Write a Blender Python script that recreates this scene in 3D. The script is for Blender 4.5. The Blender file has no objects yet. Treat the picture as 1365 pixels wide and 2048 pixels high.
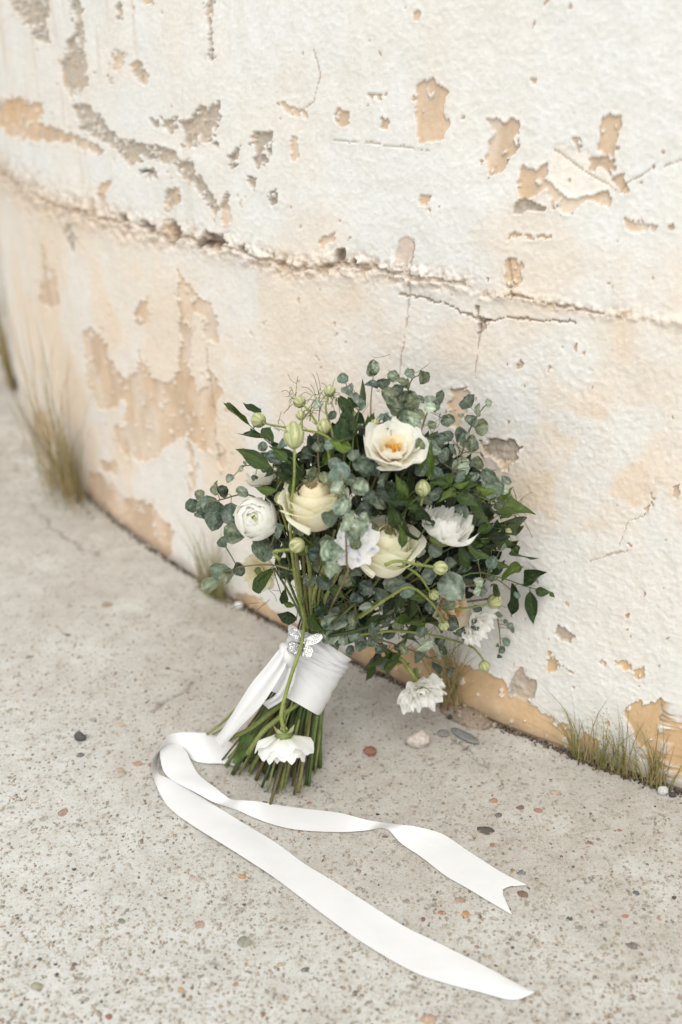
import bpy, math, random
import numpy as np
from mathutils import Vector, Matrix, Euler

random.seed(7)
R = math.radians
scene = bpy.context.scene
COL = scene.collection

# ------------------------------------------------------------------ camera, sky, sun, exposure
H = 0.85                       # camera height
PITCH = R(25.5)
LENS = 35.0
cam_d = bpy.data.cameras.new('camera')
cam_d.sensor_fit = 'VERTICAL'; cam_d.sensor_height = 36; cam_d.sensor_width = 24
cam_d.lens = LENS
cam_d.clip_start = 0.02; cam_d.clip_end = 1000
cam = bpy.data.objects.new('camera', cam_d); COL.objects.link(cam)
cam.location = (0, 0, H); cam.rotation_euler = (R(90) - PITCH, 0, 0)
cam_d.dof.use_dof = True; cam_d.dof.focus_distance = 1.16; cam_d.dof.aperture_fstop = 2.4
scene.camera = cam

SUN_EL, SUN_AZ = R(58), R(-173)   # azimuth from +Y, clockwise seen from above: behind the camera, to its left
world = bpy.data.worlds.new('World'); scene.world = world; world.use_nodes = True
wn = world.node_tree.nodes; wl = world.node_tree.links; wn.clear()
sky = wn.new('ShaderNodeTexSky'); sky.sky_type = 'NISHITA'; sky.sun_disc = False
sky.sun_elevation = SUN_EL; sky.sun_rotation = SUN_AZ
sky.air_density = 1.0; sky.dust_density = 1.0; sky.ozone_density = 1.0
hsv = wn.new('ShaderNodeHueSaturation'); hsv.inputs['Saturation'].default_value = 0.12   # overcast: grey cloud light
bg = wn.new('ShaderNodeBackground'); bg.inputs['Strength'].default_value = 0.15
wo = wn.new('ShaderNodeOutputWorld')
wl.new(sky.outputs[0], hsv.inputs['Color']); wl.new(hsv.outputs[0], bg.inputs['Color']); wl.new(bg.outputs[0], wo.inputs['Surface'])

sun_d = bpy.data.lights.new('sun', 'SUN'); sun_d.energy = 1.5; sun_d.angle = R(50); sun_d.color = (1, 0.985, 0.95)
sun = bpy.data.objects.new('sun', sun_d); COL.objects.link(sun)
sdir = Vector((math.sin(SUN_AZ) * math.cos(SUN_EL), math.cos(SUN_AZ) * math.cos(SUN_EL), math.sin(SUN_EL)))
sun.rotation_euler = sdir.to_track_quat('Z', 'Y').to_euler(); sun.location = (-3, -4, 6)

scene.view_settings.view_transform = 'Standard'; scene.view_settings.look = 'None'
scene.view_settings.gamma = 1.0; scene.view_settings.use_curve_mapping = False
scene.view_settings.exposure = 0.53

# ------------------------------------------------------------------ pixel <-> place
F = 2048 / 36 * LENS
CP, SP = math.cos(PITCH), math.sin(PITCH)
RIGHT = Vector((1, 0, 0)); UP = Vector((0, SP, CP)); TOCAM = Vector((0, -CP, SP))
def ray(px, py):
    x = (px - 682.5) / F; y = -(py - 1024) / F
    return Vector((x, CP + y * SP, -SP + y * CP))
def G(px, py, z=0.0):                      # on the ground (or at height z)
    d = ray(px, py); t = (z - H) / d.z
    return Vector((0, 0, H)) + d * t
def P(px, py, Y):                          # at a known distance Y along the ground
    d = ray(px, py); return Vector((0, 0, H)) + d * (Y / d.y)
S = H / 0.9
WCX, WCY, WR = 1.9895 * S, 3.6747 * S, 3.0601 * S     # the round wall's plan
def wall_hit(px, py):
    d = ray(px, py); a = d.x**2 + d.y**2; b = -2 * (d.x * WCX + d.y * WCY); c = WCX**2 + WCY**2 - WR**2
    D = max(0, b * b - 4 * a * c)
    return Vector((0, 0, H)) + d * ((-b - math.sqrt(D)) / (2 * a))
def screen_vec(a, b, c):                   # direction given as right / up / towards the camera
    return (RIGHT * a + UP * b + TOCAM * c).normalized()
def project(X, Y, Z):
    dz = Z - H
    depth = Y * CP - dz * SP; up = Y * SP + dz * CP
    depth = np.where(np.abs(depth) < 1e-4, 1e-4, depth)
    return 682.5 + F * X / depth, 1024 - F * up / depth
PXM = 1.2 / F                              # metres per photo pixel at the bouquet

# ------------------------------------------------------------------ noise (numpy)
def _hash(i, j, k):
    n = (i * 374761393 + j * 668265263 + k * 1274126177) & 0xffffffff
    n = ((n ^ (n >> 13)) * 1274126177) & 0xffffffff
    return ((n ^ (n >> 16)) & 0xffff) / 65535.0
def vnoise(x, y, seed=0):
    x = np.asarray(x, float); y = np.asarray(y, float)
    i = np.floor(x).astype(np.int64); j = np.floor(y).astype(np.int64)
    u = x - i; v = y - j; u = u * u * (3 - 2 * u); v = v * v * (3 - 2 * v)
    return (_hash(i, j, seed) * (1 - u) + _hash(i + 1, j, seed) * u) * (1 - v) + (_hash(i, j + 1, seed) * (1 - u) + _hash(i + 1, j + 1, seed) * u) * v
def fbm(x, y, seed=0, o=4, g=0.5):
    s = 0; a = 1; t = 0
    for q in range(o):
        ca, sa = math.cos(.65 + q * 1.1), math.sin(.65 + q * 1.1)          # each octave turned, so that no lattice shows
        s = s + a * vnoise((x * ca - y * sa) * 2**q + 31.7 * q, (x * sa + y * ca) * 2**q + 11.3 * q, seed + q * 17); t += a; a *= g
    return s / t
def sstep(a, b, x):
    t = np.clip((x - a) / (b - a), 0, 1); return t * t * (3 - 2 * t)
def inpoly(X, Y, poly):
    p = np.array(poly, float); m = np.zeros(X.shape, bool)
    bb = (X > p[:, 0].min()) & (X < p[:, 0].max()) & (Y > p[:, 1].min()) & (Y < p[:, 1].max())
    if not bb.any(): return m
    x = X[bb]; y = Y[bb]; c = np.zeros(x.shape, bool)
    for a, b in zip(p, np.roll(p, -1, 0)):
        hit = ((a[1] > y) != (b[1] > y)) & (x < (b[0] - a[0]) * (y - a[1]) / (b[1] - a[1] + 1e-9) + a[0]); c ^= hit
    m[bb] = c; return m
def linedist(X, Y, pts):
    d = np.full(X.shape, 1e9)
    for (ax, ay), (bx, by) in zip(pts, pts[1:]):
        vx, vy = bx - ax, by - ay
        t = np.clip(((X - ax) * vx + (Y - ay) * vy) / (vx * vx + vy * vy), 0, 1)
        d = np.minimum(d, np.hypot(X - ax - t * vx, Y - ay - t * vy))
    return d

# ------------------------------------------------------------------ objects
WM = {}
def link(o, parent=None, world_m=None, label=None, cat=None, group=None, kind=None):
    COL.objects.link(o); m = world_m if world_m is not None else Matrix.Identity(4)
    if parent is not None:
        o.parent = parent; o.matrix_parent_inverse = WM[parent].inverted()
    o.matrix_basis = m; WM[o] = m
    if label: o['label'] = label
    if cat: o['category'] = cat
    if group: o['group'] = group
    if kind: o['kind'] = kind
    return o
def mesh(name, verts, faces, mat=None, smooth=True, attrs=None, uv=None):
    me = bpy.data.meshes.new(name)
    v = np.asarray(verts, np.float32).reshape(-1, 3)
    if isinstance(faces, np.ndarray):
        n, k = faces.shape
        me.vertices.add(len(v)); me.vertices.foreach_set('co', v.ravel())
        me.loops.add(n * k); me.loops.foreach_set('vertex_index', faces.astype(np.int32).ravel())
        me.polygons.add(n); me.polygons.foreach_set('loop_start', np.arange(0, n * k, k, dtype=np.int32))
        me.update(calc_edges=True)
    else:
        me.from_pydata([tuple(map(float, q)) for q in v], [], faces)
    if smooth: me.polygons.foreach_set('use_smooth', np.ones(len(me.polygons), bool))
    for nm, arr in (attrs or {}).items():
        arr = np.asarray(arr, np.float32)
        if arr.ndim == 1:
            a = me.attributes.new(nm, 'FLOAT', 'POINT'); a.data.foreach_set('value', arr)
        else:
            if arr.shape[1] == 3: arr = np.c_[arr, np.ones(len(arr), np.float32)]
            a = me.attributes.new(nm, 'FLOAT_COLOR', 'POINT'); a.data.foreach_set('color', arr.astype(np.float32).ravel())
    if mat: me.materials.append(mat)
    me.update(); return me
def ob(name, me): return bpy.data.objects.new(name, me)
def grid_faces(nu, nv, closed=False):
    f = []
    for j in range(nv - 1):
        for i in range(nu - (0 if closed else 1)):
            a = j * nu + i; b = j * nu + (i + 1) % nu
            f.append((a, b, b + nu, a + nu))
    return f
def np_grid_faces(nu, nv):
    j, i = np.mgrid[0:nv - 1, 0:nu - 1]; a = (j * nu + i).ravel()
    return np.stack([a, a + 1, a + 1 + nu, a + nu], 1)
class MB:                                   # collects pieces of ONE part
    def __init__(s): s.v = []; s.f = []; s.c = []
    def add(s, v, f, c=None):
        n = len(s.v); s.v += [tuple(q) for q in v]; s.f += [tuple(i + n for i in q) for q in f]
        s.c += [c or (1, 1, 1)] * len(v)
    def tube(s, pts, rad, n=6, c=None, cap=True):
        pts = [Vector(p) for p in pts]; rs = rad if isinstance(rad, (list, tuple)) else [rad] * len(pts)
        vs = []; t0 = (pts[1] - pts[0]).normalized(); ref = Vector((1, 0, 0)) if abs(t0.x) < .8 else Vector((0, 0, 1))
        a = t0.cross(ref).normalized()
        for k, p in enumerate(pts):
            t = (pts[min(k + 1, len(pts) - 1)] - pts[max(k - 1, 0)]).normalized()
            a = (a - t * a.dot(t)).normalized(); b = t.cross(a)
            for i in range(n):
                w = 2 * math.pi * i / n; vs.append(p + (a * math.cos(w) + b * math.sin(w)) * rs[k])
        f = grid_faces(n, len(pts), True)
        if cap: f = f + [tuple(range(n))[::-1], tuple(range((len(pts) - 1) * n, len(pts) * n))]
        s.add(vs, f, c)
    def mesh(s, name, mat, smooth=True):
        return mesh(name, s.v, s.f, mat, smooth, {'Col': np.array(s.c, float)} if s.c else None)
def spline(pts, n=24):                      # Catmull-Rom through points of any dimension
    p = np.array([list(q) for q in pts], float)
    if len(p) < 3: return [p[0] + (p[-1] - p[0]) * t for t in np.linspace(0, 1, n)]
    q = np.vstack([2 * p[0] - p[1], p, 2 * p[-1] - p[-2]]); out = []
    for t in np.linspace(0, len(p) - 1 - 1e-9, n):
        k = int(t); u = t - k; a, b, c, d = q[k:k + 4]
        out.append(0.5 * (2 * b + (c - a) * u + (2 * a - 5 * b + 4 * c - d) * u * u + (3 * b - a - 3 * c + d) * u**3))
    return out

# ------------------------------------------------------------------ materials
def new_mat(name):
    m = bpy.data.materials.new(name); m.use_nodes = True; nt = m.node_tree; nt.nodes.clear()
    out = nt.nodes.new('ShaderNodeOutputMaterial'); return m, nt, out
def nd(nt, typ, **kw):
    n = nt.nodes.new(typ)
    for k, v in kw.items():
        if k in n.inputs: n.inputs[k].default_value = v
        else: setattr(n, k, v)
    return n
def ramp(nt, src, stops):
    r = nt.nodes.new('ShaderNodeValToRGB'); e = r.color_ramp.elements
    while len(e) > 1: e.remove(e[-1])
    e[0].position, e[0].color = stops[0][0], (*stops[0][1], 1) if len(stops[0][1]) == 3 else stops[0][1]
    for p, c in stops[1:]:
        q = e.new(p); q.color = (*c, 1)
    nt.links.new(src, r.inputs[0]); return r.outputs[0]
def mixc(nt, a, b, fac, mode='MIX'):
    m = nt.nodes.new('ShaderNodeMix'); m.data_type = 'RGBA'; m.blend_type = mode
    for sock, v in ((m.inputs[6], a), (m.inputs[7], b), (m.inputs[0], fac)):
        if hasattr(v, 'links'): nt.links.new(v, sock)
        elif isinstance(v, (int, float)): sock.default_value = v
        else: sock.default_value = (*v, 1)
    return m.outputs[2]
def noise(nt, scale, detail=4, rough=.55, vec=None):
    n = nd(nt, 'ShaderNodeTexNoise', Scale=scale, Detail=detail, Roughness=rough)
    if vec is not None: nt.links.new(vec, n.inputs['Vector'])
    return n.outputs['Fac']
def objco(nt): return nt.nodes.new('ShaderNodeTexCoord').outputs['Object']
def bump(nt, h, strength, dist, prev=None):
    b = nd(nt, 'ShaderNodeBump', Strength=strength, Distance=dist); nt.links.new(h, b.inputs['Height'])
    if prev is not None: nt.links.new(prev, b.inputs['Normal'])
    return b.outputs[0]

def mat_wall():
    m, nt, out = new_mat('peeling_plaster'); co = objco(nt)
    at = nd(nt, 'ShaderNodeVertexColor', layer_name='Col').outputs[0]
    n1 = noise(nt, 160, 5, .6, co); n2 = noise(nt, 40, 5, .6, co)
    c = mixc(nt, at, ramp(nt, n1, [(.3, (.93, .92, .90)), (.6, (1.02, 1.02, 1.02))]), .8, 'MULTIPLY')
    c = mixc(nt, c, ramp(nt, n2, [(.35, (.95, .935, .91)), (.6, (1, 1, 1))]), .7, 'MULTIPLY')
    v = nd(nt, 'ShaderNodeTexVoronoi', Scale=120.0); nt.links.new(co, v.inputs['Vector'])
    spk = ramp(nt, v.outputs['Distance'], [(.03, (.62, .52, .44)), (.11, (1, 1, 1))])
    gate = ramp(nt, noise(nt, 9, 3, .6, co), [(.52, (0, 0, 0)), (.66, (1, 1, 1))])
    c = mixc(nt, c, spk, gate, 'MULTIPLY')
    p = nd(nt, 'ShaderNodeBsdfPrincipled', Roughness=.8); p.inputs['Specular IOR Level'].default_value = .25
    nt.links.new(c, p.inputs['Base Color'])
    b = bump(nt, noise(nt, 420, 4, .6, co), .28, .0010); b = bump(nt, noise(nt, 190, 5, .62, co), .24, .0020, b)
    nt.links.new(b, p.inputs['Normal']); nt.links.new(p.outputs[0], out.inputs[0]); return m
def mat_ground():
    m, nt, out = new_mat('worn_concrete'); co = objco(nt)
    at = nd(nt, 'ShaderNodeVertexColor', layer_name='Col').outputs[0]
    c = mixc(nt, at, ramp(nt, noise(nt, 420, 5, .7, co), [(.25, (.66, .62, .57)), (.5, (1, 1, 1)), (.75, (1.14, 1.13, 1.10))]), .75, 'MULTIPLY')
    c = mixc(nt, c, ramp(nt, noise(nt, 30, 5, .6, co), [(.3, (.84, .81, .77)), (.62, (1.04, 1.04, 1.04))]), .8, 'MULTIPLY')
    v = nd(nt, 'ShaderNodeTexVoronoi', Scale=400.0); nt.links.new(co, v.inputs['Vector'])
    grain = ramp(nt, v.outputs['Distance'], [(.12, (1, 1, 1)), (.30, (0, 0, 0))])
    hue = nd(nt, 'ShaderNodeSeparateColor'); nt.links.new(v.outputs['Color'], hue.inputs[0])
    gc = ramp(nt, hue.outputs[0], [(0, (.07, .06, .05)), (.18, (.24, .17, .12)), (.3, (.45, .38, .30)), (.42, (.55, .52, .47)), (1, (.6, .57, .52))])
    gsel = ramp(nt, hue.outputs[1], [(.40, (0, 0, 0)), (.5, (1, 1, 1))])
    f = nd(nt, 'ShaderNodeMath', operation='MULTIPLY'); nt.links.new(grain, f.inputs[0]); nt.links.new(gsel, f.inputs[1])
    c = mixc(nt, c, gc, f.outputs[0])
    v2 = nd(nt, 'ShaderNodeTexVoronoi', Scale=170.0); nt.links.new(co, v2.inputs['Vector'])
    h2 = nd(nt, 'ShaderNodeSeparateColor'); nt.links.new(v2.outputs['Color'], h2.inputs[0])
    c2 = ramp(nt, h2.outputs[0], [(0, (.80, .74, .66)), (.3, (.93, .88, .82)), (.5, (1, 1, 1)), (1, (1.05, 1.05, 1.04))])
    c = mixc(nt, c, c2, ramp(nt, v2.outputs['Distance'], [(.2, (.9, .9, .9)), (.5, (0, 0, 0))]), 'MULTIPLY')
    p = nd(nt, 'ShaderNodeBsdfPrincipled', Roughness=.85); p.inputs['Specular IOR Level'].default_value = .25
    nt.links.new(c, p.inputs['Base Color'])
    b = bump(nt, noise(nt, 600, 4, .7, co), .6, .0014); b = bump(nt, noise(nt, 180, 5, .65, co), .45, .003, b)
    nt.links.new(b, p.inputs['Normal']); nt.links.new(p.outputs[0], out.inputs[0]); return m
def mat_attr(name, rough=.8, nscale=300, lo=.75, bumpd=.0008, spec=.3, bs=.4):
    m, nt, out = new_mat(name); co = objco(nt)
    at = nd(nt, 'ShaderNodeVertexColor', layer_name='Col').outputs[0]
    c = mixc(nt, at, ramp(nt, noise(nt, nscale, 5, .6, co), [(.3, (lo,) * 3), (.65, (1.08,) * 3)]), 1.0, 'MULTIPLY')
    c = mixc(nt, c, ramp(nt, noise(nt, 55, 4, .6, co), [(.35, (.80, .74, .66)), (.65, (1.12, 1.10, 1.0))]), 1.0, 'MULTIPLY')
    p = nd(nt, 'ShaderNodeBsdfPrincipled', Roughness=rough); p.inputs['Specular IOR Level'].default_value = spec
    nt.links.new(c, p.inputs['Base Color']); nt.links.new(bump(nt, noise(nt, nscale, 4, .6, co), bs, bumpd), p.inputs['Normal'])
    nt.links.new(p.outputs[0], out.inputs[0]); return m
def mat_pebble():
    m, nt, out = new_mat('pebble_stone'); co = objco(nt)
    oi = nt.nodes.new('ShaderNodeObjectInfo')
    c = mixc(nt, oi.outputs['Color'], ramp(nt, noise(nt, 2.2, 5, .65, co), [(.3, (.6,) * 3), (.7, (1.25,) * 3)]), 1.0, 'MULTIPLY')
    p = nd(nt, 'ShaderNodeBsdfPrincipled', Roughness=.75); p.inputs['Specular IOR Level'].default_value = .3
    nt.links.new(c, p.inputs['Base Color']); nt.links.new(p.outputs[0], out.inputs[0]); return m
def mat_leaf(name, c0, c1, rough, trans=.25, veins=.0, bloom=None, back=None):
    m, nt, out = new_mat(name)
    oi = nt.nodes.new('ShaderNodeObjectInfo'); tc = nt.nodes.new('ShaderNodeTexCoord').outputs['Object']
    c = mixc(nt, c0, c1, oi.outputs['Random'])
    if bloom:                                    # waxy bloom in blotches
        w = ramp(nt, noise(nt, 1.3, 4, .6, tc), [(.40, (0, 0, 0)), (.68, (1, 1, 1))])
        c = mixc(nt, c, bloom, mixc(nt, (0, 0, 0), w, .75))
    vv = nd(nt, 'ShaderNodeVertexColor', layer_name='Col').outputs[0]
    c = mixc(nt, c, vv, 1.0, 'MULTIPLY'); c = mixc(nt, c, oi.outputs['Color'], 1.0, 'MULTIPLY')
    if back:
        geo = nt.nodes.new('ShaderNodeNewGeometry'); c = mixc(nt, c, back, geo.outputs['Backfacing'])
    p = nd(nt, 'ShaderNodeBsdfPrincipled', Roughness=rough); p.inputs['Specular IOR Level'].default_value = .4
    nt.links.new(c, p.inputs['Base Color'])
    nt.links.new(bump(nt, noise(nt, 3.0, 4, .6, tc), .45, .08), p.inputs['Normal'])
    t = nd(nt, 'ShaderNodeBsdfTranslucent'); nt.links.new(mixc(nt, c, (1.2, 1.5, .5), 1.0, 'MULTIPLY'), t.inputs[0])
    mx = nd(nt, 'ShaderNodeMixShader', Fac=trans); nt.links.new(p.outputs[0], mx.inputs[1]); nt.links.new(t.outputs[0], mx.inputs[2])
    nt.links.new(mx.outputs[0], out.inputs[0]); return m
def mat_petal(name, trans=.48, rough=.6):
    m, nt, out = new_mat(name); co = objco(nt)
    c = nd(nt, 'ShaderNodeVertexColor', layer_name='Col').outputs[0]
    c = mixc(nt, c, ramp(nt, noise(nt, 140, 4, .6, co), [(.3, (.96, .95, .92)), (.65, (1, 1, 1))]), .8, 'MULTIPLY')
    p = nd(nt, 'ShaderNodeBsdfPrincipled', Roughness=rough); p.inputs['Specular IOR Level'].default_value = .25
    nt.links.new(c, p.inputs['Base Color']); nt.links.new(bump(nt, noise(nt, 220, 3, .6, co), .15, .0006), p.inputs['Normal'])
    t = nd(nt, 'ShaderNodeBsdfTranslucent'); nt.links.new(c, t.inputs[0])
    mx = nd(nt, 'ShaderNodeMixShader', Fac=trans); nt.links.new(p.outputs[0], mx.inputs[1]); nt.links.new(t.outputs[0], mx.inputs[2])
    nt.links.new(mx.outputs[0], out.inputs[0]); return m
def mat_ribbon():
    m, nt, out = new_mat('ivory_ribbon'); co = objco(nt)
    c = mixc(nt, (.78, .772, .75), (.815, .81, .795), noise(nt, 40, 3, .5, co))
    p = nd(nt, 'ShaderNodeBsdfPrincipled', Roughness=.40); p.inputs['Specular IOR Level'].default_value = .45
    nt.links.new(c, p.inputs['Base Color']); b = bump(nt, noise(nt, 900, 2, .5, co), .12, .0003); nt.links.new(bump(nt, noise(nt, 26, 3, .45, co), .35, .004, b), p.inputs['Normal'])
    t = nd(nt, 'ShaderNodeBsdfTranslucent'); nt.links.new(c, t.inputs[0])
    mx = nd(nt, 'ShaderNodeMixShader', Fac=.2); nt.links.new(p.outputs[0], mx.inputs[1]); nt.links.new(t.outputs[0], mx.inputs[2])
    nt.links.new(mx.outputs[0], out.inputs[0]); return m
def mat_plain(name, col, rough=.5, metal=0.0, spec=.5):
    m, nt, out = new_mat(name); co = objco(nt)
    p = nd(nt, 'ShaderNodeBsdfPrincipled', Roughness=rough, Metallic=metal); p.inputs['Specular IOR Level'].default_value = spec
    nt.links.new(mixc(nt, tuple(x * .8 for x in col), col, noise(nt, 400, 3, .5, co)), p.inputs['Base Color'])
    nt.links.new(p.outputs[0], out.inputs[0]); return m

M = {}
M['wall'] = mat_wall(); M['ground'] = mat_ground(); M['pebble'] = mat_pebble()
M['grit'] = mat_attr('aggregate_grit', .8, 500, .7); M['soil'] = mat_attr('dry_soil', .95, 400, .6, .002)
M['mortar'] = mat_attr('crumbling_mortar', .9, 250, .75, .002)
M['euc'] = mat_leaf('eucalyptus_leaf', (.018, .036, .024), (.185, .225, .180), .40, .12, bloom=(.36, .41, .355))
M['ruscus'] = mat_leaf('ruscus_leaf', (.012, .026, .008), (.066, .108, .026), .35, .18)
M['filler'] = mat_attr('inner_foliage', .55, 200, .7, .001)
M['stem'] = mat_attr('green_stem', .45, 350, .65, .0006)
M['petal'] = mat_petal('flower_petal'); M['bud'] = mat_petal('bud_petal', .15, .5)
M['ribbon'] = mat_ribbon()
M['silver'] = mat_plain('brooch_silver', (.60, .59, .56), .28, 1.0); M['stone'] = mat_plain('rhinestone', (.84, .83, .81), .10, .75, 1.0)
M['gold'] = mat_plain('pin_gold', (.6, .42, .2), .3, 1.0)
M['grass'] = mat_attr('dry_grass', .6, 200, .75, .0004)
# ================================================================== the round plaster wall
def build_wall():
    th0 = math.atan2(-WCY, -WCX)                                  # roughly towards the camera
    def base_angle(px):
        # plan angle of the wall point seen in this column
        p = wall_hit(px, 1000); return math.atan2(p.y - WCY, p.x - WCX)
    cols = [base_angle(px) for px in np.arange(8, 1400, 2.0)]
    a_left, a_right = cols[0], cols[-1]
    step = abs(cols[1] - cols[0])
    left = []; a = a_left; st = 0.004
    while a > a_left - 2.0: a -= st; left.append(a); st *= 1.15
    right = []; a = a_right; st = 0.003
    while a < left[-1] + 2 * math.pi - .12: a += st; right.append(a); st = min(st * 1.15, .12)
    ang = np.array(left[::-1] + cols + right + [left[-1] + 2 * math.pi])
    zz = np.r_[np.array([-.06]), np.arange(-.012, 1.02, .0017), np.array([1.06, 1.15, 1.3, 1.6, 2.0, 2.3])]
    A, Z = np.meshgrid(ang, zz)
    X = WCX + WR * np.cos(A); Y = WCY + WR * np.sin(A)
    s = A * WR                                                    # arc length
    px, py = project(X, Y, Z)
    infront = (Y * CP - (Z - H) * SP) > .3
    # the noise works in a frame stretched along the drips
    j1 = (fbm(s * 60, Z * 45, 3, 4) - .5) * 17; j2 = (fbm(s * 60, Z * 45, 41, 4) - .5) * 17
    k1 = (fbm(s * 200, Z * 200, 5, 2) - .5) * 7; k2 = (fbm(s * 200, Z * 200, 77, 2) - .5) * 7
    wx = px + j1 + k1; wy = py + j2 + k2
    T = np.zeros(A.shape, bool); Gm = np.zeros(A.shape, bool)
    def reg(pts, sx, ox, oy): return [(x * sx + ox, y * sx + oy) for x, y in pts]
    a2 = .5128; q3 = .37; l8 = .3663
    tan = [reg(p, a2, 665, 0) for p in (
        [(330,335),(400,303),(415,330),(465,360),(440,400),(430,440),(462,470),(430,545),(355,555),(335,500),(330,420)],
        [(20,430),(70,430),(75,490),(40,508),(20,480)],
        [(150,362),(190,365),(190,400),(165,390)], [(200,470),(230,455),(222,500),(190,502)],
        [(600,470),(640,455),(670,490),(720,455),(740,490),(720,570),(690,620),(660,680),(620,680),(605,620),(620,560),(640,500)],
        [(1060,455),(1130,455),(1105,530),(1085,610),(1025,590),(1035,520)],
        [(730,645),(800,665),(840,635),(835,700),(890,735),(870,765),(835,730),(775,770),(745,790),(725,750)],
        [(870,740),(920,770),(1000,775),(1070,735),(1095,770),(1080,800),(1000,785),(940,828),(880,822),(860,800)],
        [(1000,615),(1060,605),(1120,680),(1160,740),(1140,755),(1090,700),(1040,650),(1000,675)],
        [(1135,850),(1200,865),(1265,875),(1258,908),(1145,898)], [(685,1025),(722,1015),(728,1090),(705,1140),(680,1120)],
        [(925,535),(960,532),(980,570),(960,590)], [(700,908),(850,918),(850,930),(700,927)], [(340,755),(378,762),(375,795),(340,798)],
        [(320,45),(345,40),(345,75),(320,72)])]
    tan += [reg(p, q3, 860, 700) for p in ([(125,210),(190,190),(222,215),(215,260),(200,330),(170,430),(120,400)], [(380,590),(445,595),(430,640),(400,625)],
        [(470,70),(505,75),(500,100),(475,100)], [(1315,730),(1345,720),(1335,800),(1315,800)], [(1155,855),(1180,850),(1178,880),(1160,880)])]
    tan += [reg(p, q3, 860, 1150) for p in (
        [(120,720),(140,560),(170,470),(260,500),(340,520),(400,560),(440,650),(540,680),(600,730),(680,800),(730,800),(765,850),(780,950),(770,1100),(600,1000),(380,900),(230,800)],
        [(630,465),(685,458),(672,522),(640,540)], [(1000,460),(1060,478),(1095,520),(1050,525)], [(1105,515),(1155,508),(1152,562),(1112,562)],
        [(940,462),(972,468),(955,492)], [(740,498),(792,518),(760,525)], [(685,478),(725,485),(720,497)], [(565,20),(600,30),(590,50),(568,45)],
        [(1050,720),(1100,680),(1130,678),(1200,705),(1240,678),(1285,690),(1290,780),(1330,790),(1420,765),(1420,1095),(1280,1095),(1240,1040),(1190,1000),(1170,940),(1120,900),(1090,830),(1060,790)],
        [(795,905),(850,848),(905,885),(915,950),(880,1010),(820,1000)])]
    tan += [[(690,1310),(745,1285),(860,1298),(925,1335),(925,1425),(800,1390),(680,1330)], [(470,1190),(500,1180),(545,1215),(600,1250),(620,1290),(540,1260),(470,1215)]]
    tan += [reg(p, l8, 0, 600) for p in (
        [(470,180),(510,145),(560,200),(610,310),(660,410),(720,420),(750,380),(765,250),(800,360),(850,430),(930,455),(1000,390),(1060,430),(1080,510),(1130,480),(1140,380),(1190,440),(1210,520),(1180,600),(1170,830),(1100,820),(1020,760),(990,740),(900,810),(850,870),(770,880),(690,860),(640,780),(630,690),(690,690),(690,600),(670,540),(600,600),(540,600),(480,470)],
        [(500,930),(560,950),(620,1000),(700,1080),(800,1095),(900,1190),(960,1270),(940,1370),(900,1480),(780,1390),(700,1320),(600,1260),(500,1160),(485,1040)],
        [(1020,780),(1050,800),(1060,1000),(1040,1100),(1030,950)], [(560,870),(650,900),(640,960),(580,930)], [(180,630),(260,600),(330,760),(300,800),(200,760)], [(1200,780),(1240,900),(1220,960),(1195,900)])]
    tan += [reg(p, a2, 0, 0) for p in (
        [(705,1040),(760,1140),(830,1180),(855,1260),(845,1345),(805,1330),(790,1230),(770,1220),(750,1320),(735,1560),(700,1560),(705,1300)],
        [(165,930),(185,990),(230,1080),(240,1180),(200,1210),(150,1170),(170,1080)], [(450,203),(487,203),(478,275),(448,272)], [(515,250),(550,228),(582,290),(582,338),(545,312)],
        [(655,750),(700,732),(708,780),(680,812),(658,792)], [(0,395),(80,385),(180,410),(160,480),(250,510),(330,540),(430,590),(400,612),(280,560),(150,548),(50,535),(0,490)],
        [(250,240),(335,230),(350,330),(330,350),(250,340)], [(875,800),(905,735),(910,850),(890,895)], [(1245,950),(1305,895),(1298,940),(1260,972)], [(535,1200),(592,1155),(582,1250),(548,1282)],
        [(400,720),(440,700),(420,800),(395,800)], [(1140,530),(1165,530),(1170,610),(1150,640)], [(1080,395),(1200,440),(1200,470),(1110,440)], [(560,-20),(600,-20),(600,30),(570,20)], [(650,850),(690,850),(680,930),(655,930)])]
    grey = [reg(p, a2, 0, 0) for p in (
        [(10,-30),(190,-30),(200,50),(180,80),(192,172),(168,172),(120,110),(60,40)], [(288,-30),(322,-30),(328,130),(348,330),(320,360),(305,300),(290,380),(258,340),(253,250),(268,150),(298,130)],
        [(290,400),(340,405),(400,465),(470,535),(560,555),(650,578),(740,628),(800,690),(842,760),(870,820),(850,855),(820,790),(770,720),(700,652),(600,622),(520,642),(450,580),(380,540),(320,500)],
        [(578,448),(640,468),(740,478),(770,428),(850,402),(878,450),(852,520),(858,572),(820,542),(780,584),(738,572),(732,510),(650,497),(600,487)],
        [(803,-20),(838,-20),(832,100),(840,240),(818,240),(820,100)], [(585,660),(610,652),(628,697),(583,697)], [(1008,518),(1065,508),(1062,570),(1035,652),(1008,662),(998,620)],
        [(918,600),(948,565),(936,660),(903,662)], [(976,685),(1003,688),(990,748)], [(455,30),(480,20),(482,80),(462,80)], [(1060,750),(1090,740),(1100,800),(1070,790)], [(270,880),(300,870),(305,960),(285,985)])]
    grey += [reg(p, q3, 860, 700) for p in ([(300,480),(380,468),(450,480),(502,525),(482,580),(440,602),(370,582),(320,562)],)]
    grey += [reg(p, q3, 860, 1150) for p in ([(428,590),(458,520),(480,492),(500,530),(560,558),(588,600),(572,665),(500,665),(438,642)], [(665,310),(690,265),(750,288),(802,320),(770,350),(700,358)], [(1242,690),(1252,690),(1255,780),(1240,780)])]
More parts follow.
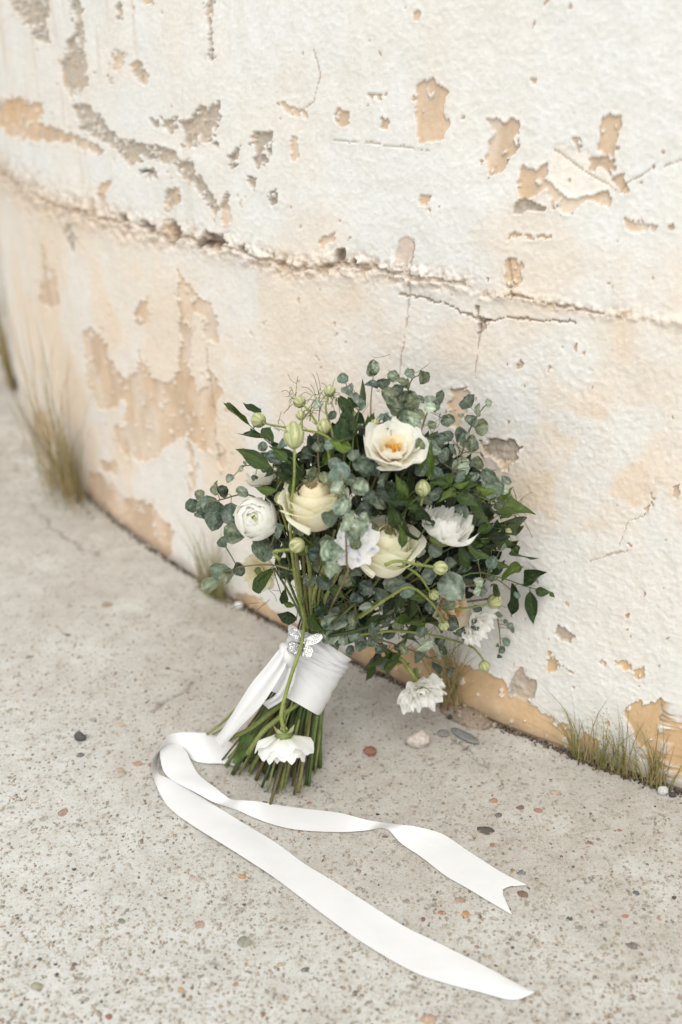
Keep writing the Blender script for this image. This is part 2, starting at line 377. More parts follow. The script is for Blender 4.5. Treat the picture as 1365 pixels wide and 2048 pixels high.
    grey += [reg(p, a2, 665, 0) for p in ([(708,788),(740,778),(835,803),(835,817),(708,827)], [(555,1190),(580,1195),(575,1230),(610,1250),(590,1300),(560,1310),(575,1260)])]
    for p in tan: T |= inpoly(wx, wy, p)
    for p in grey: Gm |= inpoly(wx, wy, p)
    flk = fbm(s * 150, Z * 110, 211, 4); g2 = fbm(s * 45, Z * 30, 221, 4)
    for p in tan: T |= inpoly(wx + 2.2 * j1, wy + 2.2 * j2, p) & (flk > .66)
    for p in grey: T |= inpoly(wx + 1.6 * j1, wy + 1.6 * j2, p) & (g2 > .50) & (flk > .45); Gm |= inpoly(wx + 2.4 * j1, wy + 2.4 * j2, p) & (flk > .70)
    Gm &= ~((flk < .33) & (px < 760) & (py < 520)); Gm |= T & (px < 460) & (py < 420) & (g2 > .60)
    pink = inpoly(wx, wy, reg([(265,930),(300,917),(330,950),(320,1000),(290,1035),(250,1030)], a2, 665, 0))
    # leftover specks of paint inside the bare patches and pinholes outside them
    spk = fbm(s * 120, Z * 90, 91, 3)
    T &= ~(spk > .74); T |= (fbm(s * 85, Z * 60, 191, 4) > .83) & infront
    far = (~infront) | (px < -60) | (px > 1440)
    T |= far & (fbm(s * 7, Z * 5, 12, 5) > .63)
    # pale wash over the thick paint where it has worn thin
    thin = inpoly(wx + j1, wy + j2, reg([(880,560),(1000,590),(1100,700),(1080,760),(1000,770),(900,730),(840,690)], a2, 665, 0))
    # mortar ledge
    c1 = [(-60,300),(0,345),(60,380),(120,412),(200,430),(270,455),(330,465),(400,480),(450,490),(520,515),(600,538),(680,525),(720,530),(800,548),(870,560),(930,566)]
    c2 = [(800,588),(870,600),(930,625),(965,645),(1010,635),(1080,640),(1150,645)]
    c3 = [(965,590),(1040,592),(1110,610),(1180,622),(1260,630),(1365,648),(1460,660)]
    hair = [[(1365,318),(1300,340),(1255,368),(1240,385)], [(1020,520),(1025,600)], [(632,100),(645,150),(632,200),(600,225)], [(415,700),(425,800),(432,870),(440,930)], [(960,650),(955,760)], [(1255,1100),(1215,1110),(1180,1120)], [(1240,1090),(1260,1040),(1290,1030)],
            [(1110,300),(1180,350),(1240,385)], [(800,770),(815,640),(830,480)], [(670,280),(740,285),(860,300)]]
    d1 = linedist(px + j1 * .7, py + j2 * .7, c1); d2 = linedist(px + j1 * .8 + k1, py + j2 * .8 + k2, c2); d3 = linedist(px + j1 * .8, py + j2 * .8, c3)
    leftish = sstep(500, 100, px)
    ridge = np.maximum(np.exp(-(d1 / (24 + 8 * leftish))**2), np.exp(-(d3 / 12)**2)); ridge = np.where(far, 0, ridge)
    lumps = fbm(s * 95, Z * 95, 23, 4, .6)
    crev = ((d1 < 2.5 + 14 * (fbm(s * 34, Z * 40, 9, 4) - .47)) | (d3 < 15 * (fbm(s * 26, Z * 40, 19, 4) - .47))) & ~far
    crk = (d2 < 1.8 + 4 * (fbm(s * 60, Z * 60, 29, 3) - .5)) & ~far
    hd = np.full(A.shape, 1e9)
    for h in hair: hd = np.minimum(hd, linedist(px + k1 * .6 + j1 * .4, py + k2 * .6 + j2 * .4, h))
    hc = (hd < 1.5 + 2.5 * (vnoise(s * 90, Z * 90, 231) - .55)) & ~far
    holes = np.zeros(A.shape)
    for hx, hy, rx, ry in ((358,468,13,22),(436,474,16,11),(420,487,14,8),(452,486,10,7),(402,492,9,6),(676,508,12,11),(716,521,9,9),(486,498,6,9),(545,518,5,6),(250,440,10,8),(305,452,12,7),(295,345,4,4),(940,930,9,5)):
        holes = np.maximum(holes, sstep(1.15, .75, np.hypot((wx + j1 - hx) / rx, (wy + j2 - hy) / ry)))
    holes = np.where(far, 0, holes)
    # ---------- relief (metres, outwards)
    paint = (~T) & (~Gm)
    def blur(m, k):
        m = m.astype(np.float32)
        for ax in (0, 1):
            c = np.cumsum(np.pad(m, [(k + 1, k) if a == ax else (0, 0) for a in (0, 1)], mode='edge'), axis=ax)
            m = (np.take(c, range(2 * k + 1, c.shape[ax]), ax) - np.take(c, range(0, c.shape[ax] - 2 * k - 1), ax)) / (2 * k + 1)
        return m
    lift = np.where(paint, np.clip(blur(T | Gm, 3), 0, .5) * .0020 * sstep(.35, .6, fbm(s * 50, Z * 50, 261, 3)), 0)   # paint curling off at the broken edges
    rough = (fbm(s * 190, Z * 190, 55, 4, .6) - .5)
    coarse = (fbm(s * 18, Z * 14, 61, 4) - .5)
    blister = np.abs(fbm(s * 70, Z * 110, 71, 4) - .5)
    rel = coarse * .004 + (fbm(s * 3, Z * 3, 88, 3) - .5) * .012
    rel = rel + lift + np.where(paint, .0024 + rough * (.0006 + .0008 * sstep(450, 800, py) * sstep(600, 900, px)) + np.maximum(0, .08 - blister) * .006, rough * .0007)
    rel = rel - np.where(Gm, .0022 - (fbm(s * 220, Z * 220, 66, 3) - .5) * .004, 0)
    rel = rel + ridge * (.0012 + (lumps - .47) * (.019 - .010 * sstep(700, 1000, px)))
    rel = rel + ridge * (fbm(s * 230, Z * 230, 271, 3) - .5) * .006 - crev * .0035 * ridge - crk * .003 - hc * .0012 - holes * .013 - pink * .0012 - thin * .0008
    rel = np.where((Z < .004), rel * .3 - .002, rel)
    rr = WR + rel
    X = WCX + rr * np.cos(A); Y = WCY + rr * np.sin(A)
    # ---------- colour of the coats
    def c3c(c): return np.array(c)[None, None, :] * np.ones(A.shape + (1,))
    paintc = c3c((.69, .682, .648))
    wash = sstep(.42, .72, fbm(s * 9, Z * 7, 101, 5)) * (.24 + .36 * sstep(300, 600, py))
    yc = np.interp(px, [q[0] for q in c1] + [q[0] for q in c3], [q[1] for q in c1] + [q[1] for q in c3])
    below = sstep(-14, 26, py - yc + 1.2 * j2) * sstep(1500, 900, py)
    wash = np.clip(wash + below * .35 * sstep(.30, .62, fbm(s * 6, Z * 3.5, 103, 5)) + .30 * sstep(900, 0, px) * below, 0, 1)
    bl = np.exp(-(((px - 1200) / 190)**2 + ((py - 960) / 210)**2)) ; wash = np.clip(wash + .85 * bl * sstep(.40, .60, fbm(s * 22, Z * 20, 113, 5)), 0, 1)
    lower_white = sstep(.5, .9, sstep(1050, 1250, py + .1 * px) + .3 * (fbm(s * 10, Z * 10, 131, 3) - .5)); wash = wash * (1 - .75 * lower_white)
    col = paintc * (1 - wash[..., None]) + c3c((.70, .585, .46)) * wash[..., None]
    streak = sstep(.60, .80, fbm(s * 70, Z * 6, 141, 4)) * sstep(600, 150, px) * sstep(560, 380, py)
    col = col * (1 - .45 * streak[..., None]) + c3c((.50, .40, .30)) * .45 * streak[..., None]
    low = sstep(1000, 1300, py)                                               # deeper ochre coat near the ground
    deep = np.clip(low + sstep(.55, .7, fbm(s * 14, Z * 9, 151, 3)) * .25, 0, 1)[..., None]
    mid = sstep(.35, .65, fbm(s * 30, Z * 16, 161, 4))[..., None]
    tanc = c3c((.60, .455, .325)) * (1 - deep) + c3c((.60, .415, .235)) * deep
    tanc = tanc * (.90 + .16 * mid)
    film = (sstep(.45, .75, fbm(s * 24, Z * 11, 241, 5)) * (.55 - .4 * low))[..., None]; tanc = tanc * (1 - film) + c3c((.72, .64, .55)) * film
    rusty = sstep(140, 20, px) * sstep(330, 180, py); tanc = tanc * (1 - rusty[..., None] * .6) + c3c((.55, .33, .14)) * .6 * rusty[..., None]
    def blur_(m, k):
        m = m.astype(np.float32)
        for ax in (0, 1):
            for _ in range(2):
                c = np.cumsum(np.pad(m, [(k + 1, k) if a == ax else (0, 0) for a in (0, 1)], mode='edge'), axis=ax)
                m = (np.take(c, range(2 * k + 1, c.shape[ax]), ax) - np.take(c, range(0, c.shape[ax] - 2 * k - 1), ax)) / (2 * k + 1)
        return m
    worn = np.clip(blur_(T | Gm, 9) * 1.3, 0, 1) * sstep(.30, .60, fbm(s * 40, Z * 30, 251, 4)); worn = (worn * .55)[..., None]
    col = col * (1 - worn) + c3c((.70, .605, .50)) * worn
    col = np.where(T[..., None], tanc, col)
    gv = (.8 + .45 * fbm(s * 200, Z * 200, 171, 3))[..., None]
    greyc = c3c((.42, .365, .30)) * gv; gw = (sstep(.4, .65, g2) * .4)[..., None]; greyc = greyc * (1 - gw) + c3c((.58, .46, .34)) * gw
    gl = (sstep(640, 60, px) * .35 * sstep(700, 400, py))[..., None]; greyc = greyc * (1 - gl) + c3c((.52, .46, .38)) * gl
    col = np.where(Gm[..., None], greyc, col)
    col = np.where(pink[..., None], c3c((.60, .50, .43)), col)
    col = np.where(thin[..., None] & paint[..., None], c3c((.74, .69, .62)), col)
    pch = (ridge * .45)[..., None]; col = col * (1 - pch) + c3c((.66, .53, .41)) * pch
    rdg = (ridge * sstep(.42, .30, lumps) * .8)[..., None]
    col = col * (1 - rdg) + c3c((.46, .33, .22)) * rdg
    rd2 = (ridge * .35 * leftish)[..., None]; col = col * (1 - rd2) + c3c((.55, .42, .30)) * rd2
    cr = np.clip(crev * .45 * (ridge > .3) + crk * .75 + hc * .55, 0, 1)[..., None]
    col = col * (1 - cr) + c3c((.34, .235, .15)) * cr
    col = col * (1 - holes[..., None] * .75) + c3c((.19, .125, .08)) * holes[..., None] * .75
    dirt = (sstep(.030, .0, Z + .02 * (fbm(s * 30, Z * 30, 181, 3) - .5)) * .7)[..., None]
    col = col * (1 - dirt) + c3c((.26, .19, .13)) * dirt
    nu, nv = len(ang), len(zz)
    V = np.stack([X, Y, Z], -1).reshape(-1, 3); faces = np_grid_faces(nu, nv)
    me = mesh('plaster_wall', V, faces, M['wall'], True, {'Col': col.reshape(-1, 3)})
    w = link(ob('plaster_wall', me), label='curved whitewashed plaster wall with peeling paint and a cracked mortar ledge', cat='wall')
    # flat top closing the round building
    top = [(WCX + (WR + .04) * math.cos(a), WCY + (WR + .04) * math.sin(a), z) for z in (2.29, 2.38) for a in np.linspace(0, 2 * math.pi, 64, endpoint=False)]
    tf = [(i, (i + 1) % 64, 64 + (i + 1) % 64, 64 + i) for i in range(64)] + [tuple(range(64, 128)), tuple(range(64))[::-1]]
    link(ob('coping', mesh('coping', top, tf, M['wall'], False, {'Col': np.array([(.75, .72, .68)] * 128)})), w)
    return w

_ico = None
def ico():
    global _ico
    if _ico is None:
        t = (1 + 5**.5) / 2
        v = [Vector(q).normalized() for q in [(-1,t,0),(1,t,0),(-1,-t,0),(1,-t,0),(0,-1,t),(0,1,t),(0,-1,-t),(0,1,-t),(t,0,-1),(t,0,1),(-t,0,-1),(-t,0,1)]]
        f = [(0,11,5),(0,5,1),(0,1,7),(0,7,10),(0,10,11),(1,5,9),(5,11,4),(11,10,2),(10,7,6),(7,1,8),(3,9,4),(3,4,2),(3,2,6),(3,6,8),(3,8,9),(4,9,5),(2,4,11),(6,2,10),(8,6,7),(9,8,1)]
        _ico = (v, f)
    return _ico
def subdiv(v, f):
    v = list(v); cache = {}; out = []
    def mid(a, b):
        k = (min(a, b), max(a, b))
        if k not in cache: v.append(((v[a] + v[b]) / 2).normalized()); cache[k] = len(v) - 1
        return cache[k]
    for a, b, c in f:
        x, y, z = mid(a, b), mid(b, c), mid(c, a); out += [(a, x, z), (b, y, x), (c, z, y), (x, y, z)]
    return v, out
def blob(mb, p, s, rnd, c, rot=None):
    v, f = ico(); e = Euler((rnd.random() * 6, rnd.random() * 6, rnd.random() * 6)).to_matrix() if rot is None else rot
    mb.add([p + e @ Vector((q.x * s[0], q.y * s[1], q.z * s[2])) * rnd.uniform(.75, 1.2) for q in v], f, c)

# ================================================================== the ground
CRACKS = [[(60,1005),(110,1060),(150,1085),(200,1112)], [(300,1425),(340,1395),(375,1378),(395,1360)], [(905,1480),(950,1510),(975,1530)]]
def ground_z(x, y): return (fbm(np.asarray(x) * 4, np.asarray(y) * 4, 7, 2) - .5) * .003
def build_ground():
    ys = [G(682, py).y for py in np.arange(2120, 520, -2.6)]
    ys = [-300, -60, -15, -4, -1, 0, .3, .42] + ys + [ys[-1] * 1.15, ys[-1] * 1.5, ys[-1] * 2.5, ys[-1] * 6, ys[-1] * 20, 400]
    xs = np.r_[[-400, -60, -15, -6, -3, -2, -1.5, -1.3], np.arange(-1.2, .78, .0034), [.85, 1, 1.5, 3, 6, 15, 60, 400]]
    X, Y = np.meshgrid(xs, np.array(ys)); px, py = project(X, Y, np.zeros(X.shape))
    vis = (Y > .45) & (Y < 6) & (np.abs(X) < 2)
    jx = (fbm(X * 60, Y * 60, 3, 4) - .5) * 26; jy = (fbm(X * 60, Y * 60, 33, 4) - .5) * 26
    cd = np.full(X.shape, 1e9)
    for c in CRACKS: cd = np.minimum(cd, linedist(px + jx, py + jy, c))
    ck = (cd < 2.6) & vis
    Z = np.where(vis, ground_z(X, Y) + (fbm(X * 160, Y * 160, 9, 3) - .5) * .0009, 0)
    pits = sstep(.76, .84, fbm(X * 130, Y * 130, 15, 3)) * vis; Z = Z - pits * .0022 - ck * .003
    wd = np.hypot(X - WCX, Y - WCY) - WR
    col = np.array((.595, .598, .568))[None, None] * np.ones(X.shape + (1,))
    st = sstep(.42, .66, fbm(X * 4, Y * 4, 21, 5))[..., None]; col = col * (1 - .20 * st) + np.array((.42, .37, .30)) * .20 * st
    band = (np.exp(-(np.clip(wd, 0, 9) / .50)**2) * (.55 + .5 * fbm(X * 9, Y * 9, 27, 4)) * vis)[..., None]     # brown dust along the wall; its broad fade also paints in the shade there
    col = col * (1 - .64 * band) + np.array((.30, .255, .20)) * 0.64 * band
    lite = sstep(.55, .75, fbm(X * 14, Y * 14, 29, 4))[..., None]; col = col * (1 - .35 * lite) + np.array((.60, .60, .56)) * .35 * lite
    d = np.clip(pits * .45 + ck * .4, 0, 1)[..., None]; col = col * (1 - d) + np.array((.13, .10, .08)) * d
    me = mesh('ground', np.stack([X, Y, Z], -1).reshape(-1, 3), np_grid_faces(len(xs), len(ys)), M['ground'], True, {'Col': col.reshape(-1, 3)})
    g = link(ob('ground', me), kind='structure')
    # ---- pebbles showing in the concrete
    rnd = random.Random(11); shapes = []
    v, f = ico(); v, f = subdiv(v, f)
    for k in range(7):
        vv = []
        for q in v:
            n = 1 + .30 * (float(fbm(q.x * 1.6 + k * 9 + 5, q.y * 1.6 + q.z * 2.1 + 3, 200 + k, 2)) - .5) * 2
            vv.append((q.x * n, q.y * n * (.62 + .06 * k), q.z * n))
        shapes.append(mesh('pebble', vv, f, M['pebble'], k % 2 == 0))
    pal = [((.045, .042, .042), 3), ((.10, .095, .09), 2), ((.22, .11, .075), 3), ((.36, .19, .10), 2), ((.30, .17, .13), 2), ((.42, .33, .25), 2), ((.30, .28, .25), 3), ((.20, .17, .14), 2), ((.52, .48, .42), 1)]
    bag = [c for c, w in pal for _ in range(w)]
    def peb(p, L, c, lift, flat=.55, rz=None, par=g, name='pebble', **kw):
        o = ob(name, rnd.choice(shapes)); o.color = (*c, 1)
        m = Matrix.Translation(p + Vector((0, 0, lift + float(ground_z(p.x, p.y))))) @ Matrix.Rotation(rnd.uniform(0, 6.28) if rz is None else rz, 4, 'Z') @ Matrix.Diagonal((L / 2, L / 2, L / 2 * flat, 1))
        return link(o, par, m, **kw)
    marks = [(127,1627,30,(.33,.2,.16)),(420,1483+0,16,(.06,.06,.06)),(160,1510,22,(.13,.12,.11)),(88,1640,24,(.34,.32,.28)),(970,1660,42,(.05,.042,.04)),(997,1628,22,(.13,.1,.09)),(1040,1614,22,(.14,.08,.07)),(1078,1621,24,(.34,.17,.13)),
             (930,1827,26,(.45,.23,.1)),(884,1826,20,(.3,.13,.08)),(845,1838,18,(.15,.08,.06)),(1047,1789,28,(.16,.09,.06)),(1139,1838,17,(.04,.05,.045)),(1272,1786,17,(.08,.085,.09)),(1290,1812,16,(.27,.25,.19)),(1211,1853,20,(.3,.29,.25)),(1250,1833,18,(.32,.15,.09)),
             (860,2040,44,(.42,.28,.2)),(487,1754,24,(.42,.22,.1)),(388,1757,22,(.45,.37,.32)),(244,1842,22,(.18,.19,.14)),(332,1797,12,(.06,.06,.06)),(490,1885,36,(.25,.25,.19)),(400,1850,28,(.4,.25,.19)),(610,1940,20,(.09,.1,.08)),(363,1981,20,(.45,.27,.16)),(526,2028,16,(.2,.1,.07)),(218,2034,16,(.25,.09,.07)),
             (148,1738,12,(.04,.04,.04)),(690,1775,14,(.45,.26,.14)),(744,1510,20,(.2,.1,.07)),(985,1601,26,(.35,.2,.1)),(1110,1585,30,(.42,.32,.24)),(1025,1895,12,(.06,.06,.06)),(1023,1880,14,(.11,.11,.12)),(1160,1855,16,(.22,.21,.17)),(1240,1661,14,(.24,.12,.08)),(770,1673,14,(.12,.09,.08)),(812,1802,18,(.24,.22,.17)),(870,1800,14,(.14,.14,.15)),(920,1800,26,(.33,.22,.15)),(987,1689,16,(.32,.12,.08)),
             (1043,1745,24,(.15,.15,.16)),(1265,1892,30,(.14,.13,.11)),(700,1840,14,(.1,.1,.09)),(560,1930,16,(.5,.28,.16)),(470,1970,16,(.36,.2,.12)),(150,1930,16,(.1,.09,.08)),(75,1975,34,(.3,.28,.2)),(240,1540,22,(.4,.3,.22)),(305,1530,26,(.3,.16,.1)),(275,1527,28,(.36,.23,.15)),(185,1440,22,(.3,.29,.25)),(240,1450,26,(.45,.36,.28)),(135,1270,16,(.07,.07,.06)),(215,1250,12,(.06,.06,.055)),(335,1337,14,(.06,.06,.06)),
             (60,1315,20,(.2,.19,.15)),(215,1210,28,(.3,.2,.14)),(620,1620,12,(.06,.06,.06)),(530,1605,14,(.05,.05,.05)),(620,1605,12,(.3,.12,.08)),(660,1600,24,(.33,.32,.3)),(690,1640,10,(.06,.06,.06)),(720,1600,14,(.2,.17,.14))]
    n = 0
    for x, y, s, c in marks:
        p = G(x, y); L = s * 1.05 * (p - Vector((0, 0, H))).length / F
        peb(p, L * 1.0, tuple(np.array(c) * .85 + .15 * np.array((.38, .35, .30))), -L * .16, .5, rnd.choice([0, .2, -.3, 2.9]) + rnd.uniform(-.4, .4)); n += 1
    while n < 290:
        x = rnd.uniform(-30, 1395); y = rnd.uniform(1080, 2060); p = G(x, y)
        if math.hypot(p.x - WCX, p.y - WCY) < WR + .02: continue
        L = rnd.uniform(.0034, .0070) + (.004 * rnd.random() if rnd.random() < .15 else 0)
        peb(p, L, tuple(np.array(rnd.choice(bag)) * .68 + np.array((.40, .37, .32)) * .32 * rnd.random()), -L * .17, .5); n += 1
    # finer grit: thousands, one part
    v0, f0 = ico(); V = []; Fc = []; C = []; N = 20000
    base = np.array([list(q) for q in v0]); fa = np.array(f0)
    rs = np.random.RandomState(4)
    k = 0
    while k < N:
        x = rs.uniform(-60, 1430); y = 900 + 1180 * rs.rand()**1.35 if rs.rand() < .9 else rs.uniform(700, 900); p = G(x, y)
        if math.hypot(p.x - WCX, p.y - WCY) < WR + .012: continue
        L = (.0011 + .0034 * rs.rand()**2.6) * (1.0 if y > 1000 else 1.6)
        a = rs.rand() * 6.28; ca, sa = math.cos(a), math.sin(a)
        b = base * rs.uniform(.75, 1.2, (12, 1)) * np.array([1, rs.uniform(.5, 1), .5]) * L * .6
        b = np.stack([b[:, 0] * ca - b[:, 1] * sa, b[:, 0] * sa + b[:, 1] * ca, b[:, 2]], 1) + np.array([p.x, p.y, .0002 + float(ground_z(p.x, p.y))])
        V.append(b); Fc.append(fa + 12 * k); C.append(np.tile((np.array(bag[rs.randint(len(bag))]) * rs.uniform(.7, 1.2) * (1 - (q_ := .15 + .75 * rs.rand()**.55)) + q_ * np.array((.46, .44, .39))), (12, 1))); k += 1
    me = mesh('grit', np.vstack(V), np.vstack(Fc), M['grit'], False, {'Col': np.vstack(C)})
    link(ob('grit', me), g, kind='stuff')
    # ---- dark soil and grit packed in the joint against the wall
    mb = MB(); rr = random.Random(9)
    for k in range(2600):
        x = rr.uniform(20, 1420)
        py0 = np.interp(x, [20,50,110,190,330,450,700,920,1140,1365,1420], [740,810,900,1010,1120,1190,1322,1412,1492,1592,1616])
        p = G(x, py0); nrm = Vector((p.x - WCX, p.y - WCY, 0)).normalized(); p = Vector((WCX, WCY, 0)) + nrm * (WR + abs(rr.gauss(0, .0045)) + .001)
        s = rr.uniform(.0007, .0020) * (1.0 if rr.random() < .95 else 1.7)
        c = rr.choice([(.05, .04, .03), (.09, .07, .055), (.15, .11, .08), (.18, .14, .105), (.07, .055, .045), (.26, .22, .18)])
        blob(mb, p + Vector((0, 0, s * .3)), (s * 1.4, s, s * .7), rr, c)
    link(ob('soil', mb.mesh('soil', M['soil'], False)), g, kind='stuff')
    # ---- loose stones lying on the concrete
    def stone(x, y, w, h, c, label, flat=.7, name='stone', rz=0.0, yr=1.0):
        p = G(x, y); L = w * (p - Vector((0, 0, H))).length / F
        o = ob(name, shapes[int(x) % 7]); o.color = (*c, 1)
        m = Matrix.Translation(p + Vector((0, 0, L / 2 * flat * .72))) @ Matrix.Rotation(rz, 4, 'Z') @ Matrix.Diagonal((L / 2, L / 2 * yr, L / 2 * flat, 1))
        link(o, None, m, label=label, cat='stone')
    stone(836, 1489, 46, 34, (.52, .46, .40), 'pale rounded loose stone on the concrete below the drooping white bloom', .75, rz=.4)
    stone(161, 1481, 24, 22, (.085, .08, .075), 'small round dark grey stone lying alone on open concrete', .9)
    stone(928, 1474, 68, 22, (.19, .19, .175), 'long flat dark slate shard beside the pale stone', .18, rz=-.75, yr=.42)
    stone(887, 1468, 24, 12, (.22, .215, .195), 'short dark flat chip next to the slate shard', .3, rz=-.2)
    stone(1325, 1586, 22, 16, (.50, .49, .48), 'small grey white pebble at the foot of the wall by grass', .8)
    stone(478, 1216, 20, 18, (.62, .60, .57), 'small white pebble in dark soil behind the lowest eucalyptus sprig', .85)
    stone(1345, 1593, 14, 12, (.06, .06, .06), 'tiny black stone at the foot of the wall beside a grey pebble', .8)
    stone(740, 1505, 26, 14, (.24, .12, .075), 'flat reddish brown chip on the shaded concrete beside the stems', .5)
    # broken lump of concrete against the wall
    mb = MB(); v, f = subdiv(*ico()); v, f = subdiv(v, f); p = G(935, 1436); rr = random.Random(3)
    vs = []
    for q in v:
        nn = 1 + .5 * (float(fbm(q.x * 2.2 + 7, q.y * 2.2 + q.z * 3 + 9, 300, 4)) - .5)
        vs.append(Matrix.Rotation(-.62, 3, 'Z') @ Vector((q.x * nn * .040, q.y * nn * .018, max(-.2, q.z) * nn * .013)))
    mb.add([p + q for q in vs], f, (.30, .25, .20))
    for k in range(60):
        q = rr.choice(vs)
        if q.z > 0: blob(mb, p + q * 1.0, (rr.uniform(.001, .0045),) * 3, rr, rr.choice([(.32, .14, .10), (.4, .33, .27), (.08, .07, .06), (.42, .36, .31)]))
    link(ob('concrete_lump', mb.mesh('concrete_lump', M['soil'], True)), None, label='crumbled brown lump of broken concrete against the wall foot', cat='concrete')
    return g

# ================================================================== grass tufts along the wall
def tuft(x, y, n, hpx, spread, seed, label, green=.5, lean=0.0, fluff=0, wid=1.0):
    rnd = random.Random(seed); base = G(x, y); nn_ = Vector((base.x - WCX, base.y - WCY, 0)); base = Vector((WCX, WCY, 0)) + nn_.normalized() * max(nn_.length, WR + .007); sc = (base - Vector((0, 0, H))).length / F
    root = ob('grass_tuft', None); root.empty_display_size = .01
    link(root, None, Matrix.Translation(base), label=label, cat='grass', group='grass tufts along the foot of the wall')
    out = Vector((base.x - WCX, base.y - WCY, 0)).normalized(); side = Vector((-out.y, out.x, 0))
    mb = MB()
    for k in range(n):
        b = base + side * rnd.gauss(0, spread * .30 * sc) + out * abs(rnd.gauss(0, spread * .10 * sc)); b.z = 0
        h = hpx * sc * (.25 + .8 * rnd.random()**1.3)
        a = rnd.gauss(lean, .40); o = rnd.gauss(.08, .12)
        tip = b + side * (-a) * h * .8 + out * abs(o) * h + Vector((0, 0, h * math.sqrt(max(.2, 1 - .5 * a * a))))
        midp = (b + tip) / 2 + Vector((0, 0, h * .10)) - side * (-a) * h * .12
        g = rnd.random() < green
        c0 = (.42, .32, .16) if not g else (.20, .21, .065)
        c1 = (.52, .43, .26) if not g else (.30, .31, .11)
        pts = spline([b, midp, tip], 6); w = rnd.uniform(.00045, .0009) * wid
        vs = []; ax = (side + out * rnd.uniform(-.8, .8)).normalized()
        for i, q in enumerate(pts):
            q = Vector(q); ww = w * (1 - (i / 5)**2 * .9); vs += [q - ax * ww, q + ax * ww, q + out * ww * .8]
        f = []
        for i in range(5):
            for e in range(3): f.append((i * 3 + e, i * 3 + (e + 1) % 3, i * 3 + 3 + (e + 1) % 3, i * 3 + 3 + e))
        t = rnd.random(); mb.add(vs, f, tuple(c0[i] * (1 - t) + c1[i] * t for i in range(3)))
        if fluff and rnd.random() < fluff:
            for j in range(5):
                q = Vector(pts[3]) + Vector((rnd.gauss(0, .006), rnd.gauss(0, .004), rnd.gauss(.006, .008))); blob(mb, q, (.0007,) * 3, rnd, (.20, .22, .09))
    link(ob('blades', mb.mesh('blades', M['grass'])), root)
    mb = MB()
    for k in range(60):
        q = base + side * rnd.gauss(0, spread * .38 * sc) + out * abs(rnd.gauss(0, .004)); blob(mb, q + Vector((0, 0, .0012)), (rnd.uniform(.0012, .0035), .0015, .0012), rnd, rnd.choice([(.10, .075, .05), (.2, .15, .09), (.06, .045, .035)]))
    link(ob('root_soil', mb.mesh('root_soil', M['soil'], False)), root, kind='stuff')
def build_grass():
    tuft(140, 985, 105, 400, 190, 1, 'tall straw yellow grass tuft at the far left bend of the wall', .22, -.45, wid=1.3)
    tuft(155, 985, 85, 210, 80, 2, 'shorter green brown grass clump within the tall straw tuft', .55, -.15, wid=1.3)
    tuft(432, 1190, 110, 190, 80, 3, 'green grass tuft behind the lowest eucalyptus sprig', .6, -.2, wid=1.0)
    tuft(905, 1412, 120, 230, 36, 4, 'feathery brown grass tuft behind the drooping white flower', .35, .12, wid=.9)
    tuft(1172, 1502, 34, 190, 30, 5, 'thin green grass tuft beside the ochre patch, first of the clumps', .7, .35, wid=1.0)
    tuft(1212, 1520, 34, 120, 36, 6, 'short seeding grass tuft between two taller green tufts', .7, .1, .35, wid=.8)
    tuft(1250, 1537, 38, 190, 36, 7, 'upright wispy green grass tuft with tiny seed heads by bare ochre plaster', .7, .25, .25, wid=1.0)
    tuft(1312, 1570, 52, 180, 40, 8, 'wide spreading grass tuft with straw base next to the grey pebble', .5, .2, wid=1.1)
    tuft(30, 770, 60, 260, 70, 9, 'sparse dry grass stalks where the wall curves out of sight', .15, -.3, wid=2.2)
# ================================================================== the bouquet
def wallY(px, py): return wall_hit(px, py).y
def BY(px, py, dy=0.0):                     # distance of the bouquet's rounded surface in this direction
    k = 1 - ((px - 740) / 330)**2 - ((py - 1040) / 290)**2
    y = 1.10 - .135 * math.sqrt(max(0, k)) + dy
    if py > 1180: y = min(y, 1.085 + dy)
    return min(y, wallY(px, py) - .014)
def BP(px, py, dy=0.0): return P(px, py, BY(px, py, dy))
FOOT = G(560, 1555); HUB = P(632, 1300, 1.052)

def basis(axis, spin=0.0):
    z = Vector(axis).normalized(); x = z.cross(Vector((.13, .31, .94))).normalized()
    y = z.cross(x); m = Matrix((x, y, z)).transposed(); return (m @ Matrix.Rotation(spin, 3, 'Z')).to_4x4()

def petal_mesh(fn, nu=9, nv=9, col=None, name='petal', mat=None):
    vs = []; cs = []
    for j in range(nv):
        v = j / (nv - 1)
        for i in range(nu):
            u = -1 + 2 * i / (nu - 1); vs.append(fn(u, v)); cs.append(col(u, v) if col else (1, 1, 1))
    return mesh(name, vs, grid_faces(nu, nv), mat or M['petal'], True, {'Col': np.array(cs)})
def lerp(a, b, t): return tuple(a[i] + (b[i] - a[i]) * t for i in range(len(a)))

def flower_root(name, root, p, axis, rad, stem_to=None, stem_r=.0016, cup=(.16, .20, .07), spin=0.0):
    mb = MB(); B = Matrix.Translation(p) @ basis(axis, spin); ax = Vector(axis).normalized()
    v, f = ico(); mb.add([B @ Vector((q.x * rad * .30, q.y * rad * .30, q.z * rad * .18 - rad * .02)) for q in v], f, cup)
    e = stem_to if stem_to is not None else HUB
    a = p - ax * rad * .1; b = p - ax * rad * .9
    mb.tube([Vector(q) for q in spline([a, b, (b + e) / 2 + Vector((0, 0, .01)), e], 10)], stem_r, 6, (.17, .22, .075))
    return link(ob(name, mb.mesh(name, M['stem'])), root), B

